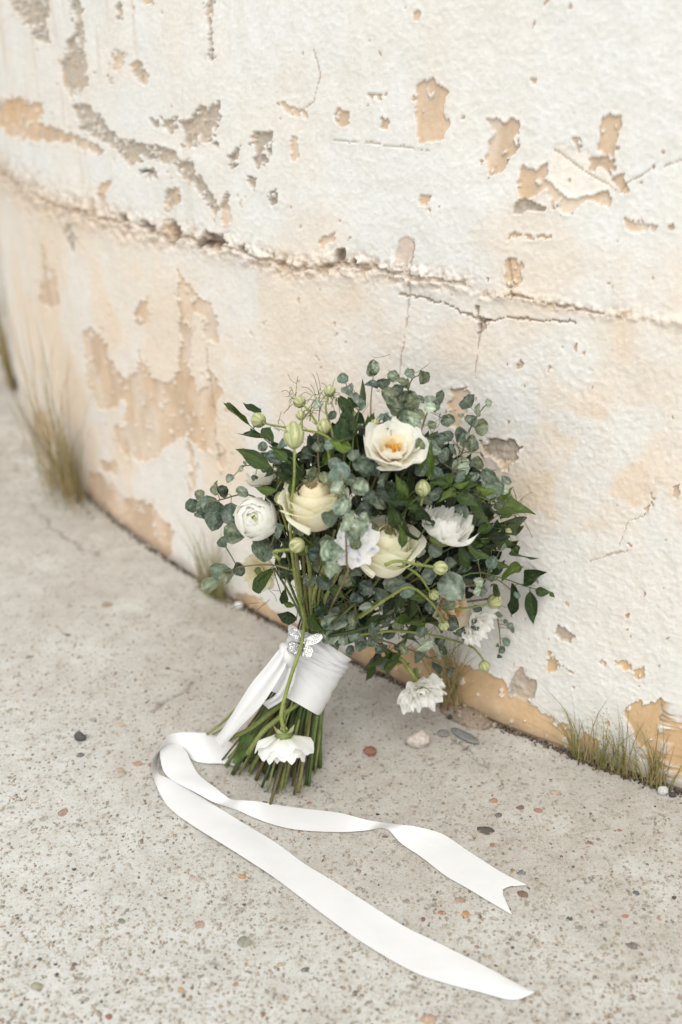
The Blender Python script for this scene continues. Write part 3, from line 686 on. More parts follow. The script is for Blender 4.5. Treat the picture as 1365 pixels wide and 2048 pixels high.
def rose(root, px, py, rpx, axis, dy, c_in, c_out, seed, N=17, open_=.35, label=None, spin=0.0):
    rnd = random.Random(seed); r = rpx * PXM; p = BP(px, py, dy)
    part, B = flower_root('garden_rose', root, p - Vector(axis).normalized() * r * .78, axis, r, spin=spin)
    if label: part['label'] = label
    for i in range(N):
        t = i / (N - 1); Rr = r * (.20 + .80 * t**.8); phi = i * 2.39996 + rnd.uniform(-.5, .5)
        cap = .90 - .30 * t**1.1 + rnd.uniform(-.05, .04); wid = (1.25 - .25 * t) * rnd.uniform(.85, 1.15); s1 = rnd.uniform(0, 9)
        lip = open_ * max(0, (t - .30) / .70) * rnd.uniform(.5, 1.4)
        def fn(u, v, Rr=Rr, phi=phi, cap=cap, wid=wid, s1=s1, t=t, lip=lip):
            vv = v * (1 - .13 * abs(u)**3 - .03 * math.exp(-(u / .25)**2)); pol = math.pi * (.06 + (cap - .06) * vv)
            e = max(0, (v - .76) / .24)
            k = 1 + .04 * u + .05 * math.sin(u * 3.6 + s1) * v * v + .03 * math.sin(u * 8 + s1 * 2) * v**4
            rad = Rr * math.sin(pol) * k + Rr * lip * e**1.6 * (1 + .6 * math.sin(u * 2 + s1)); z = -Rr * 1.12 * math.cos(pol) * k + r * (.75 + .42 * (1 - t)) - Rr * lip * .25 * e**3
            a = phi + u * wid * (.5 + .5 * math.sin(min(1, v * 1.4) * math.pi / 2))
            return (rad * math.cos(a), rad * math.sin(a), z)
        def cl(u, v, t=t):
            q = lerp(c_in, c_out, t**1.3); return lerp(q, tuple(min(.94, x * 1.05 + .02) for x in q), v**2)
        link(ob('petal', petal_mesh(fn, 11, 10, cl)), part, B)
    return part

def ranunculus(root, px, py, rpx, axis, dy, seed, N=26, label=None, green=.10, cmain=(.93, .925, .88), stem_to=None, spin=0.0):
    rnd = random.Random(seed); r = rpx * PXM; p = BP(px, py, dy)
    part, B = flower_root('white_ranunculus', root, p - Vector(axis).normalized() * r * .15, axis, r, stem_to, spin=spin)
    if label: part['label'] = label
    for i in range(N):
        t = i / (N - 1); Rr = r * (.26 + .74 * t**.8); phi = i * 2.39996 + rnd.uniform(-.7, .7)
        cap = .95 - .24 * t**1.2 + rnd.uniform(-.05, .05); wid = (1.30 - .25 * t) * rnd.uniform(.8, 1.15); s1 = rnd.uniform(0, 9)
        def fn(u, v, Rr=Rr, phi=phi, cap=cap, wid=wid, s1=s1, t=t):
            vv = v * (1 - .16 * abs(u)**3); pol = math.pi * (.06 + (cap - .06) * vv)
            k = 1 + .035 * u + .045 * math.sin(u * 5 + s1) * v * v + .03 * math.sin(u * 9 + s1 * 2) * v**4 + .06 * max(0, v - .75) * (t > .4)
            rad = Rr * math.sin(pol) * k; z = -Rr * .86 * math.cos(pol) * k
            a = phi + u * wid * (.5 + .5 * math.sin(min(1, v * 1.4) * math.pi / 2))
            return (rad * math.cos(a), rad * math.sin(a), z)
        def cl(u, v, t=t):
            g = max(0, 1 - t / .30); return lerp(lerp((.84, .85, .70), cmain, min(1, v * 1.3)), (.62, .70, .36), g * .75)
        link(ob('petal', petal_mesh(fn, 9, 9, cl)), part, B)
    v, f = ico(); mb = MB(); mb.add([(q.x * r * .15, q.y * r * .15, q.z * r * .12 + r * .15) for q in v], f, (.42, .50, .20))
    link(ob('flower_centre', mb.mesh('flower_centre', M['bud'])), part, B)
    return part

def ruffled(root, px, py, rpx, axis, dy, seed, rings=((9, 1.0, .25), (8, .72, .6), (6, .42, 1.1)), jag=.06, wide=1.35, label=None, name='ruffled_flower', cin=(.86, .85, .66), cout=(.94, .935, .905), centre=None, pcol=None, stem=None, stem_r=.0016, spin=0.0, p=None, sepals=0):
    rnd = random.Random(seed); r = rpx * PXM; p = p if p is not None else BP(px, py, dy)
    if stem: part, B = flower_root(name, root, p, axis, r, p - Vector(axis).normalized() * r * .4, stem_r, spin=spin)
    else: part, B = flower_root(name, root, p, axis, r, spin=spin)
    if stem:
        mb = MB(); pts = [Vector(q) for q in spline(stem + [p], 20)]; mb.tube(pts, [stem_r * (.9 + .35 * (i / 19)) for i in range(20)], 7, (.25, .30, .09))
        link(ob('flower_stem', mb.mesh('flower_stem', M['stem'])), part)
    if label: part['label'] = label
    for ring in rings:
        n, L, cup = ring[:3]; ci, co_ = ring[3:5] if len(ring) > 3 else (cin, cout)
        for i in range(n):
            phi = 2 * math.pi * i / n + rnd.uniform(-.22, .22) + L * 3; Lr = r * L * rnd.uniform(.88, 1.1); cu = cup * rnd.uniform(.75, 1.3); s1, s2 = rnd.uniform(0, 9), rnd.uniform(0, 9)
            wid = 1.25 * math.pi / n * wide
            def fn(u, v, Lr=Lr, phi=phi, cu=cu, s1=s1, s2=s2, wid=wid):
                edge = 1 - .20 * abs(u)**2.5 + jag * math.sin(u * 7 + s1) + jag * .6 * math.sin(u * 13 + s2)
                q = v * (edge if v > .5 else 1 + (edge - 1) * v * 2)
                bend = cu * 1.1 * q; rad = Lr * (math.sin(bend) / bend if bend > .01 else 1) * q * (1 - .12 * cu)
                z = Lr * (1 - math.cos(bend)) / max(bend, .01) * q * 1.0 + Lr * .11 * math.sin(u * 4.5 + s2) * v**2 + Lr * .055 * math.sin(u * 9 + s1) * v**3 + Lr * .02 * u
                a = phi + u * wid * (.35 + .65 * math.sin(min(1, v * 1.25) * math.pi / 2))
                return (rad * math.cos(a), rad * math.sin(a), z)
            link(ob('petal', petal_mesh(fn, 13, 9, pcol or (lambda u, v: lerp(ci, co_, min(1, v * 1.5))))), part, B)
    if centre:
        mb = MB(); rr = random.Random(seed + 1)
        for k in range(36):
            a = rr.uniform(0, 6.28); q = rr.random()**.6 * r * .20; h = r * rr.uniform(.16, .30)
            mb.tube([(q * .5 * math.cos(a), q * .5 * math.sin(a), 0), (q * math.cos(a), q * math.sin(a), h)], [r * .010, r * .022], 4, centre)
        link(ob('stamens', mb.mesh('stamens', M['bud'])), part, B, kind='stuff')
    for k in range(sepals):
        a = 6.28 * k / sepals + .3
        def fs(u, v, a=a):
            w = .22 * math.sin(math.pi * min(.97, v * .9 + .08)) * r * .55; x = r * (.06 + .26 * v); z = -r * (.06 - .02 * v) - r * .25 * v * v
            ca, sa = math.cos(a), math.sin(a); return (x * ca - u * w * sa, x * sa + u * w * ca, z)
        link(ob('sepal', petal_mesh(fs, 5, 7, lambda u, v: (.50, .52, .28), 'sepal', M['bud'])), part, B)
    return part

BUD = {}
def bud_mesh(kind):
    if kind in BUD: return BUD[kind]
    n, m = 40, 14; vs = []; cs = []
    for j in range(m):
        v = j / (m - 1); pr = math.sin(math.pi * (.04 + .93 * v))**.62 * (1 - .18 * v)
        for i in range(n):
            a = 2 * math.pi * i / n; rib = abs(math.sin(a * 3.5 + v * (1.1 if kind else .5)))
            fine = math.sin(a * 22 + v * 5 + 2 * math.sin(a * 3))
            k = pr * (1 - .10 * (1 - rib)**2.0 + .012 * fine)
            vs.append((k * math.cos(a), k * math.sin(a), (v - .5) * 2.05))
            g = lerp((.30, .34, .13), (.60, .59, .34), rib * (.6 + .4 * math.sin(math.pi * v)))
            if fine > .55: g = lerp(g, (.26, .27, .12), .55)
            cs.append(g)
    f = grid_faces(n, m, True) + [tuple(range(n))[::-1], tuple(range((m - 1) * n, m * n))]
    BUD[kind] = mesh('bud_head', vs, f, M['bud'], True, {'Col': np.array(cs)}); return BUD[kind]
SEP = {}
def sepal_mesh():
    if 0 not in SEP:
        def fs(u, v):
            w = .42 * math.sin(math.pi * min(.97, v * .85 + .12)); z = -.95 + 1.15 * v; k = 1.04 * math.sin(math.pi * (.06 + .38 * v))**.6 * .86 + .06
            return (k * math.cos(u * w), k * math.sin(u * w), z)
        SEP[0] = petal_mesh(fs, 5, 7, lambda u, v: (.23, .28, .10), 'sepal', M['bud'])
    return SEP[0]
def bud(root, px, py, rpx, stem, dy=0.0, kind=0, stem_r=.0017, tall=1.0, axis=None, tint=None):
    p = BP(px, py, dy); r = rpx * PXM
    pts = [BP(x, y, dy + (d if d is not None else 0)) for x, y, d in [(*q, None) if len(q) == 2 else q for q in stem]]
    ax = (p - pts[0]).normalized() if axis is None else screen_vec(*axis)
    mb = MB(); base = p - ax * r * .9 * tall; sp = [Vector(q) for q in spline([base] + pts, 14)]
    mb.tube(sp, [stem_r * .70 * (.85 + .4 * i / 13) for i in range(14)], 7, (.21, .25, .065))
    part = link(ob('flower_bud', mb.mesh('flower_bud', M['stem'])), root)
    Bm = Matrix.Translation(p) @ basis(ax, px * .7) @ Matrix.Diagonal((r, r, r * tall, 1))
    link(ob('bud_head', bud_mesh(kind)), part, Bm)
    for k in range(3):
        link(ob('sepal', sepal_mesh()), part, Bm @ Matrix.Rotation(k * 2.094 + .4, 4, 'Z'))

# ---------------------------------------------------------------- leaves
LEAF = {}
def leaf_mesh(kind, var):
    if (kind, var) in LEAF: return LEAF[(kind, var)]
    rnd = random.Random(var * 7 + len(kind)); nv, nu = (11, 7); vs = []; cs = []
    cup = [.22, -.16, .44, .10, -.38, .3, .6, -.1, .15][var % 9]; bendy = [.10, .35, -.28, .55, .05, -.5, .2, .7, -.15][var % 9]; tw = [.1, -.3, .5, -.1, .3, -.6, .2, .4, -.2][var % 9]; asym = [0, .12, -.15, .08, -.06, .2, -.1, 0, .1][var % 9]; wav = [.02, .05, .03, .08, .04, .06, .1, .03, .05][var % 9]
    for j in range(nv):
        v = j / (nv - 1)
        if kind == 'round': w = .52 * math.sin(math.pi * min(1, max(0, v)))**.52 * (1 - .10 * v) if 0 < v < 1 else .01
        elif kind == 'oval': w = .36 * math.sin(math.pi * v)**.62 if 0 < v < 1 else .008
        else: w = .5 * math.sin(math.pi * v**.80)**.95 * (1 - .25 * v) if 0 < v < 1 else .004
        for i in range(nu):
            u = -1 + 2 * i / (nu - 1); wob = wav * math.sin(v * 9 + var * 2 + u * 2)
            x = u * w * (1 + asym * (1 if u > 0 else -1)) + asym * .25 * math.sin(v * 3.14) + .02 * math.sin(v * 17 + var * 3) * abs(u); y = v; z = cup * (abs(u)**1.7) * w * .8 + bendy * (v - .5)**2 * (1 if kind != 'point' else 1.3) + tw * u * w * (v - .3) + wob * abs(u)
            vs.append((x, y, z))
            mid = math.exp(-(u / .16)**2); edge = abs(u)**4
            side = .5 + .5 * math.sin((v * 7 - abs(u) * 1.6) * 6.28)
            k = 1 + (.45 * mid if kind != 'point' else .40 * mid) - .15 * edge + .16 * (side - .5) * (1 - mid)
            cs.append((k, k * (1 if kind == 'point' else .99), k * .96))
    me = mesh('leaf', vs, grid_faces(nu, nv), M['euc'] if kind != 'point' else M['ruscus'], True, {'Col': np.array(cs)})
    LEAF[(kind, var)] = me; return me
def leaf_matrix(base, tip, nrm, width):
    d = tip - base; L = d.length; y = d / L; z = (nrm - y * nrm.dot(y)).normalized(); x = y.cross(z)
    m = Matrix((x * width, y * L, z * L)).transposed().to_4x4(); m.translation = base; return m

EUC_SPRIGS = [
  [(760,935),(790,860),(812,800),(825,758),(852,749)], [(745,880),(742,810),(748,742)], [(880,985),(915,930),(940,860),(962,822),(976,807)],
  [(830,905),(848,845),(862,812),(882,792)], [(560,1035),(500,990),(440,1000),(388,1014)], [(600,1145),(545,1130),(482,1134),(444,1150),(412,1182)],
  [(745,1070),(730,1000),(738,940),(708,906)], [(695,1150),(692,1060),(690,990),(682,945)], [(735,1165),(692,1212),(674,1262)], [(705,1175),(715,1235),(735,1290)],
  [(735,1272),(800,1292),(860,1316),(912,1344)], [(850,1185),(905,1235),(942,1275)], [(880,1135),(930,1172),(985,1156),(1036,1190)], [(640,965),(636,890),(640,812)],
  [(690,905),(708,830),(690,758)], [(930,1035),(985,985),(1014,960)], [(640,1150),(632,1095),(602,1053)], [(780,1120),(790,1170),(805,1215)], [(985,1195),(997,1245),(1003,1300)], [(570,960),(525,932),(484,932)], [(770,1290),(776,1340)], [(850,1080),(900,1030),(945,1030)], [(560,1010),(545,1085),(525,1100)]]
EUC = [(385,1012,12),(413,1008,18),(432,1031,24),(461,1028,17),(400,990,9),(447,981,12),(403,1031,12),(470,1063,18),(435,968,7),(461,958,8),(485,984,13),(450,1080,9),(429,981,8),
 (639,810,11),(699,779,12),(688,756,9),(718,805,14),(639,896,12),(622,949,12),(567,887,11),(602,1053,14),(684,946,17),(665,830,8),(706,911,13),(728,931,16),(678,982,14),(694,1004,15),(682,1014,12),(722,975,12),(702,1038,13),(719,1054,15),(706,1070,12),(690,1050,11),(730,1036,11),(660,1031,12),(657,1084,16),
 (746,737,16),(746,766,13),(768,763,12),(787,754,11),(818,748,12),(844,754,13),(855,751,8),(805,763,9),(815,766,9),(779,792,13),(793,786,13),(802,797,14),(817,803,18),(787,814,15),(860,800,10),(880,792,11),(874,811,12),(861,816,10),(837,801,11),(837,830,13),(823,844,18),(805,829,11),(783,844,16),(767,833,9),(834,864,13),
 (934,805,14),(976,807,8),(956,820,12),(943,838,12),(896,838,11),(963,854,12),(865,849,9),(922,832,7),(880,876,12),(896,873,9),(922,873,13),(931,879,14),(943,887,13),(926,863,6),(922,931,17),(957,924,11),(943,927,7),(866,896,13),(890,911,13),(852,887,12),(872,949,12),(916,949,13),(946,955,12),(984,975,18),(1014,961,10),(1010,981,8),
 (732,931,17),(752,940,14),(767,961,12),(777,984,20),(740,990,13),(732,1019,14),(720,973,14),(925,1019,14),(943,1037,12),(840,1104,11),(871,1100,12),(907,1172,24),(959,1162,11),(954,1184,9),(981,1153,9),(1035,1189,8),(956,1220,10),(922,1260,13),(950,1248,11),(935,1280,9),(850,1290,15),(840,1312,13),(872,1336,16),(899,1342,12),(880,1309,9),
 (749,1257,13),(740,1280,14),(723,1289,14),(793,1204,8),(817,1198,7),(802,1219,9),(860,1151,16),(787,1166,18),(758,1195,16),(808,1298,11),(796,1295,9),(907,1245,14),(995,1227,9),(773,1327,15),
 (444,1142,21),(421,1168,17),(481,1138,13),(454,1154,15),(447,1084,11),(526,1096,18),(625,1108,12),(629,1089,14),(657,1102,18),(663,1135,15),(680,1137,8),(702,1160,12),(692,1129,10),(714,1140,13),(669,1238,23),(657,1265,18),(686,1276,15),(707,1236,15),(717,1268,17),(676,1214,12),(714,1200,14),(668,1287,11),(728,1282,14),
 (1013,1283,8),(1005,1300,7),(1000,1312,6),(995,1290,6),(1020,1250,6),(1026,1260,6),(1012,1243,5),(483,937,6),(490,927,5),(505,925,6),(510,955,6),(530,940,9),(540,910,9),(527,893,8),
 (758,1150,14),(742,1130,13),(770,1240,13),(800,1250,12),(830,1225,12),(845,1265,12),(880,1280,11),(775,1215,14),(735,1215,14),(700,1300,10),(690,1245,9),(865,1215,12),(900,1210,11),(560,1060,12),(575,1090,12),(545,1045,10),(640,1130,11),(620,1160,11),(690,870,11),(660,890,10),(610,905,10),(580,915,10),(555,920,11),(700,960,11),(850,1000,11),(870,990,11),(648,1165,12),(668,1185,13),(655,1205,12),(690,1165,12),(640,1225,12),(700,1250,13),(755,1275,13),(780,1270,13),(825,1260,12),(815,1180,13),(845,1195,12),(775,1145,12),(735,1175,13),(900,1130,12),(950,1110,12),(985,1125,11),(960,1040,12),(1000,1010,11),(975,950,11),(940,990,12),(1000,1090,11),(930,1140,12),(965,1180,11),(885,1300,11),(760,1300,11),(640,985,11),(600,975,11),(560,940,10),(670,930,12),(655,960,12),(760,1010,12),(700,1100,12),(750,1060,12),(845,940,11),(840,890,11),(905,900,11),(870,920,11)]
FRONT = {(678,982):-.06,(694,1004):-.075,(682,1014):-.07,(702,1038):-.08,(719,1054):-.085,(706,1070):-.08,(690,1050):-.08,(730,1036):-.07,(722,975):-.06,(660,1031):-.05,(657,1102):-.06,(663,1135):-.06,(684,946):-.03,(907,1172):-.055,(657,1084):-.03,(959,1162):-.03,(954,1184):-.03}
PALE = {(678,982),(694,1004),(682,1014),(702,1038),(719,1054),(706,1070),(690,1050),(730,1036),(722,975),(959,1162),(954,1184),(861,816),(926,863),(840,1104),(880,1309),(1010,981),(746,737),(823,844),(922,931),(850,1290),(602,1053),(639,810),(657,1102),(663,1135),(720,973),(669,1238),(657,1265),(686,1276)}
def build_eucalyptus(root):
    rnd = random.Random(21); stems = []
    for pts in EUC_SPRIGS:
        n = 16; sp = spline(pts, n); stems.append([(q[0], q[1]) for q in sp])
    assign = [[] for _ in EUC_SPRIGS]
    for x, y, r in EUC:
        best = min(((math.hypot(x - a, y - b), k, i) for k, s in enumerate(stems) for i, (a, b) in enumerate(s)))
        assign[best[1]].append((x, y, r, best[2]))
    for k, s in enumerate(stems):
        fr = -.06 if k == 7 else (-.012 if k in (5, 10, 12) else 0.0)
        pts = [BP(x, y, fr + .012) for x, y in s]
        mb = MB(); pt2 = [Vector(q) for q in spline([HUB, (HUB + pts[0]) / 2 + Vector((0, .02, .0))] + pts, 22)]
        mb.tube(pt2, [.0012 * (1.25 - .8 * i / 21) for i in range(22)], 6, (.20, .17, .09))
        todo = []
        for x, y, r, i in assign[k]:
            dy = FRONT.get((x, y), 0) + rnd.uniform(-.016, .012)
            a = pts[max(0, i - 1)]; c = BP(x, y, dy); away = c - a
            sv = screen_vec(rnd.gauss(0, .6), rnd.gauss(.12, .6), 1)
            if rnd.random() < .30: sv = screen_vec(rnd.choice([-1, 1]) * rnd.uniform(.5, 1.1), rnd.uniform(-.6, .8), .7)
            if r >= 17: sv = screen_vec(rnd.gauss(0, .2), rnd.gauss(.15, .2), 1)
            away2 = away - sv * away.dot(sv)
            dirv = away2.normalized() if away2.length > .002 else screen_vec(rnd.gauss(0, 1), rnd.gauss(.3, 1), 0)
            L = 2 * r * PXM * rnd.uniform(1.10, 1.38); b = c - dirv * L / 2
            mb.tube([a, (a + b) / 2 + Vector((0, 0, .001)), b + dirv * L * .06], [.0006, .0005, .00045], 4, (.24, .22, .12))
            kind = 'oval' if (x, y) in ((959,1162),(872,1336),(773,1327),(481,1138),(707,1236),(1014,961)) or rnd.random() < .18 else 'round'
            todo.append(((x, y) in PALE, kind, leaf_matrix(b, c + dirv * L / 2, sv, L * rnd.uniform(.82, 1.05) * (1.0 if kind == 'round' else 1.1)), rnd.randrange(9)))
        part = link(ob('eucalyptus_sprig', mb.mesh('eucalyptus_sprig', M['stem'])), root)
        for pale, kind, m, var in todo:
            o = link(ob('leaf', leaf_mesh(kind, var)), part, m); t_ = rnd.choice([(1, 1, 1), (1.12, 1.05, .80), (.9, 1, 1), (1.35, 1.32, 1.28), (.75, .78, .72), (1.15, 1.1, .95), (.6, .65, .6)]) if not pale else (2.1, 2.05, 1.9); o.color = (*t_, 1)

RUS = [  # base, tip, width (px), offset towards (-) the camera; grouped by sprig
 [(501,852,449,809,9,0),(526,829,489,812,14,0),(527,857,549,888,16,0),(530,880,545,850,8,.01)],
 [(545,935,475,898,22,-.02),(548,930,534,955,12,0),(602,934,560,950,20,0),(555,981,508,974,13,-.01),(560,925,520,905,10,.01)],
 [(700,838,677,786,18,0),(684,890,690,820,28,-.015),(713,817,693,794,12,0),(728,849,714,820,14,0),(735,860,748,826,13,.01),(700,880,718,838,13,.01)],
 [(860,958,863,878,23,-.015),(770,1002,820,1005,13,-.02),(778,1010,837,1088,20,-.02),(803,1050,808,1100,12,-.03),(866,1052,832,1013,18,-.02),(845,985,880,962,10,0),(815,1030,850,1040,13,0),(790,1000,770,960,12,-.01)],
 [(984,1005,1051,1016,26,-.05),(943,990,970,1045,20,-.04),(910,987,955,1010,16,-.04),(970,1005,1003,1034,16,-.03),(937,967,895,975,14,-.02),(861,964,905,968,11,-.02),(920,985,880,1000,14,-.03),(1001,1040,1030,1025,12,0),(950,975,990,985,14,-.01),(905,975,940,955,12,0)],
 [(985,1060,1060,1045,26,0),(931,1084,985,1080,20,0),(931,1084,972,1119,16,-.02),(922,1090,937,1145,16,-.03),(940,1078,990,1104,16,0),(1004,1087,1051,1122,12,0),(981,1113,1013,1137,15,0),(955,1065,990,1050,14,0),(965,1100,1000,1075,14,.01),(930,1060,960,1030,13,0)],
 [(1004,1154,1048,1125,17,0),(1048,1169,1095,1144,24,0),(1070,1181,1102,1184,15,0),(1100,1184,1110,1195,7,0),(1060,1181,1067,1248,20,0),(1028,1169,1026,1236,20,0),(985,1150,1010,1120,13,0),(990,1160,1000,1195,13,0)],
 [(828,1186,821,1239,14,-.01),(837,1254,785,1240,16,-.01),(760,1230,730,1255,16,0),(800,1265,840,1285,12,0),(850,1240,890,1262,12,0),(880,1160,905,1195,13,0),(790,1140,770,1180,14,.01)],
 [(765,1315,727,1340,17,0),(779,1298,772,1352,22,0),(752,1333,732,1362,12,0),(790,1290,800,1340,14,.02)],
 [(545,1138,511,1190,20,0),(570,1180,568,1210,13,0),(568,1208,592,1212,9,0),(595,1238,554,1229,19,0),(580,1130,560,1160,14,0)],
 [(620,1215,638,1262,28,-.01),(650,1200,640,1240,20,-.005),(615,1180,600,1215,14,0),(660,1170,690,1195,16,0),(640,1140,670,1160,14,0),(690,1180,730,1170,14,0),(725,1170,745,1225,16,0)],
 [(640,1010,600,985,14,.02),(590,1030,560,1010,14,.01),(560,1100,590,1070,14,0),(600,1110,640,1080,13,0),(670,1080,640,1060,12,0),(545,1010,565,975,14,0),(610,960,590,915,14,.01),(650,930,668,890,15,.01),(580,960,575,920,12,.01)],
]
RUS_STEM = [[(600,945),(560,905),(501,852)], [(620,1000),(590,950),(545,930)], [(700,930),(708,870),(720,815)], [(850,1060),(820,1020),(800,1000),(775,1000)], [(820,1010),(880,985),(945,985),(990,1005)],
  [(860,1120),(930,1085),(985,1075)], [(930,1150),(1000,1155),(1050,1172),(1100,1185)], [(760,1200),(820,1190),(850,1245)], [(740,1270),(775,1300),(770,1330)], [(610,1160),(570,1145),(545,1140)], [(640,1270),(640,1200),(690,1170)], [(640,1110),(600,1060),(600,960)]]
def build_ruscus(root):
    rnd = random.Random(31)
    for gi, (grp, st) in enumerate(zip(RUS, RUS_STEM)):
        line = spline(st, 12)
        for k in range({0: 4, 1: 6, 2: 3, 3: 5, 4: 8, 5: 8, 7: 5, 8: 3, 11: 4}.get(gi, 0)):      # further leaves along the sprig
            q = line[rnd.randrange(3, 12)]; d = np.array([q[0] - 740, q[1] - 1080]); d = d / (np.hypot(*d) + 1e-6); a_ = rnd.uniform(-1.1, 1.1); L_ = rnd.uniform(30, 58)
            dx, dy_ = d[0] * math.cos(a_) - d[1] * math.sin(a_), d[0] * math.sin(a_) + d[1] * math.cos(a_)
            grp = grp + [(q[0], q[1], q[0] + dx * L_, q[1] + dy_ * L_, rnd.uniform(11, 18), rnd.uniform(-.025, .012))]
        mb = MB(); pts = [BP(x, y, .0) for x, y in st]
        mb.tube([Vector(q) for q in spline([HUB, (HUB + pts[0]) / 2] + pts, 20)], [.0011 * (1.2 - .7 * i / 19) for i in range(20)], 6, (.12, .17, .05)); todo = []
        sp = [Vector(q) for q in spline(pts, 20)]
        for bx, by, tx, ty, w, dy in grp:
            b = BP(bx, by, dy); t = BP(tx, ty, dy + rnd.uniform(-.015, .006)); near = min(sp, key=lambda q: (q - b).length)
            mb.tube([near, b + (t - b) * .05], [.0007, .0005], 4, (.14, .19, .06))
            sv = screen_vec(rnd.gauss(0, .45), rnd.gauss(.35, .35), 1); todo.append((leaf_matrix(b, t, sv, w * PXM * 1.5), rnd.randrange(9)))
        part = link(ob('ruscus_sprig', mb.mesh('ruscus_sprig', M['stem'])), root)
        for m, var in todo:
            o = link(ob('leaf', leaf_mesh('point', var)), part, m); t_ = rnd.choice([(1, 1, 1), (1.5, 1.4, 1.2), (.8, .8, .8), (2.0, 1.8, 1.3), (1, 1, 1)]); o.color = (*t_, 1)

def build_filler(root):
    # the dense inner greenery: leaves and feathery threads nobody could count
    rnd = random.Random(41); mb = MB()
    for k in range(1500):
        while True:
            x, y = rnd.uniform(-1, 1), rnd.uniform(-1, 1)
            if x * x + y * y < 1: break
        px = 755 + 225 * x + (20 if y > 0 else 0) * x; py = 1055 + 205 * y
        if py > 1150 and px < 640: continue
        if px < 560 and py > 1090: continue
        dy = rnd.uniform(.025, .13); c = BP(px, py, dy); r = rnd.uniform(.006, .015)
        d = (c - HUB).normalized() + Vector((rnd.gauss(0, .6), rnd.gauss(0, .6), rnd.gauss(0, .6))); d.normalize()
        n = screen_vec(rnd.gauss(0, .7), rnd.gauss(.3, .7), 1); n = (n - d * n.dot(d)).normalized(); x_ = d.cross(n)
        w = r * (.75 if rnd.random() < .5 else .38)
        vs = [c - d * r, c - d * r * .4 + x_ * w * .8 + n * r * .1, c + d * r * .3 + x_ * w + n * r * .12, c + d * r * 1.1, c + d * r * .3 - x_ * w + n * r * .12, c - d * r * .4 - x_ * w * .8 + n * r * .1, c]
        g = rnd.choice([(.024, .045, .030), (.014, .028, .010), (.045, .066, .046), (.010, .022, .010), (.08, .10, .072), (.038, .056, .016), (.026, .038, .010)])  # greens darkened to paint the shade deep inside the bouquet into the leaves
        mb.add(vs, [(0, 1, 6), (1, 2, 6), (2, 3, 6), (3, 4, 6), (4, 5, 6), (5, 0, 6)], g)
    for k in range(620):                         # hair-fine green threads
        x = rnd.gauss(735, 135); y = rnd.gauss(1070, 115)
        if y > 1270 or x > 1010 or x < 520: continue
        c = BP(x, y, rnd.uniform(-.005, .06)); q = c + Vector((rnd.gauss(0, .014), rnd.gauss(0, .008), rnd.gauss(.006, .014)))
        m = (c + q) / 2 + Vector((rnd.gauss(0, .004), rnd.gauss(0, .004), rnd.gauss(0, .004)))
        mb.tube([Vector(t) for t in spline([c, m, q], 4)], .00035, 3, rnd.choice([(.10, .15, .05), (.15, .19, .06), (.06, .10, .04), (.14, .10, .06)]), False)
    for fx, fy in ((590,800),(640,795),(620,830),(665,800),(1030,1025),(1010,1065),(900,1310),(640,1190),(700,1210),(560,960),(660,1160),(690,1215)):
        for k in range(13):                      # wispy bracts around the buds
            c = BP(fx + rnd.gauss(0, 7), fy + rnd.gauss(0, 7), .005); q = BP(fx + rnd.gauss(0, 24), fy + rnd.gauss(-4, 22), rnd.uniform(-.01, .01)); m = (c + q) / 2 + Vector((0, 0, .004))
            mb.tube([Vector(t) for t in spline([c, m, q], 5)], .0004, 3, (.15, .17, .06), False)
    link(ob('inner_greenery', mb.mesh('inner_greenery', M['filler'])), root, kind='stuff')

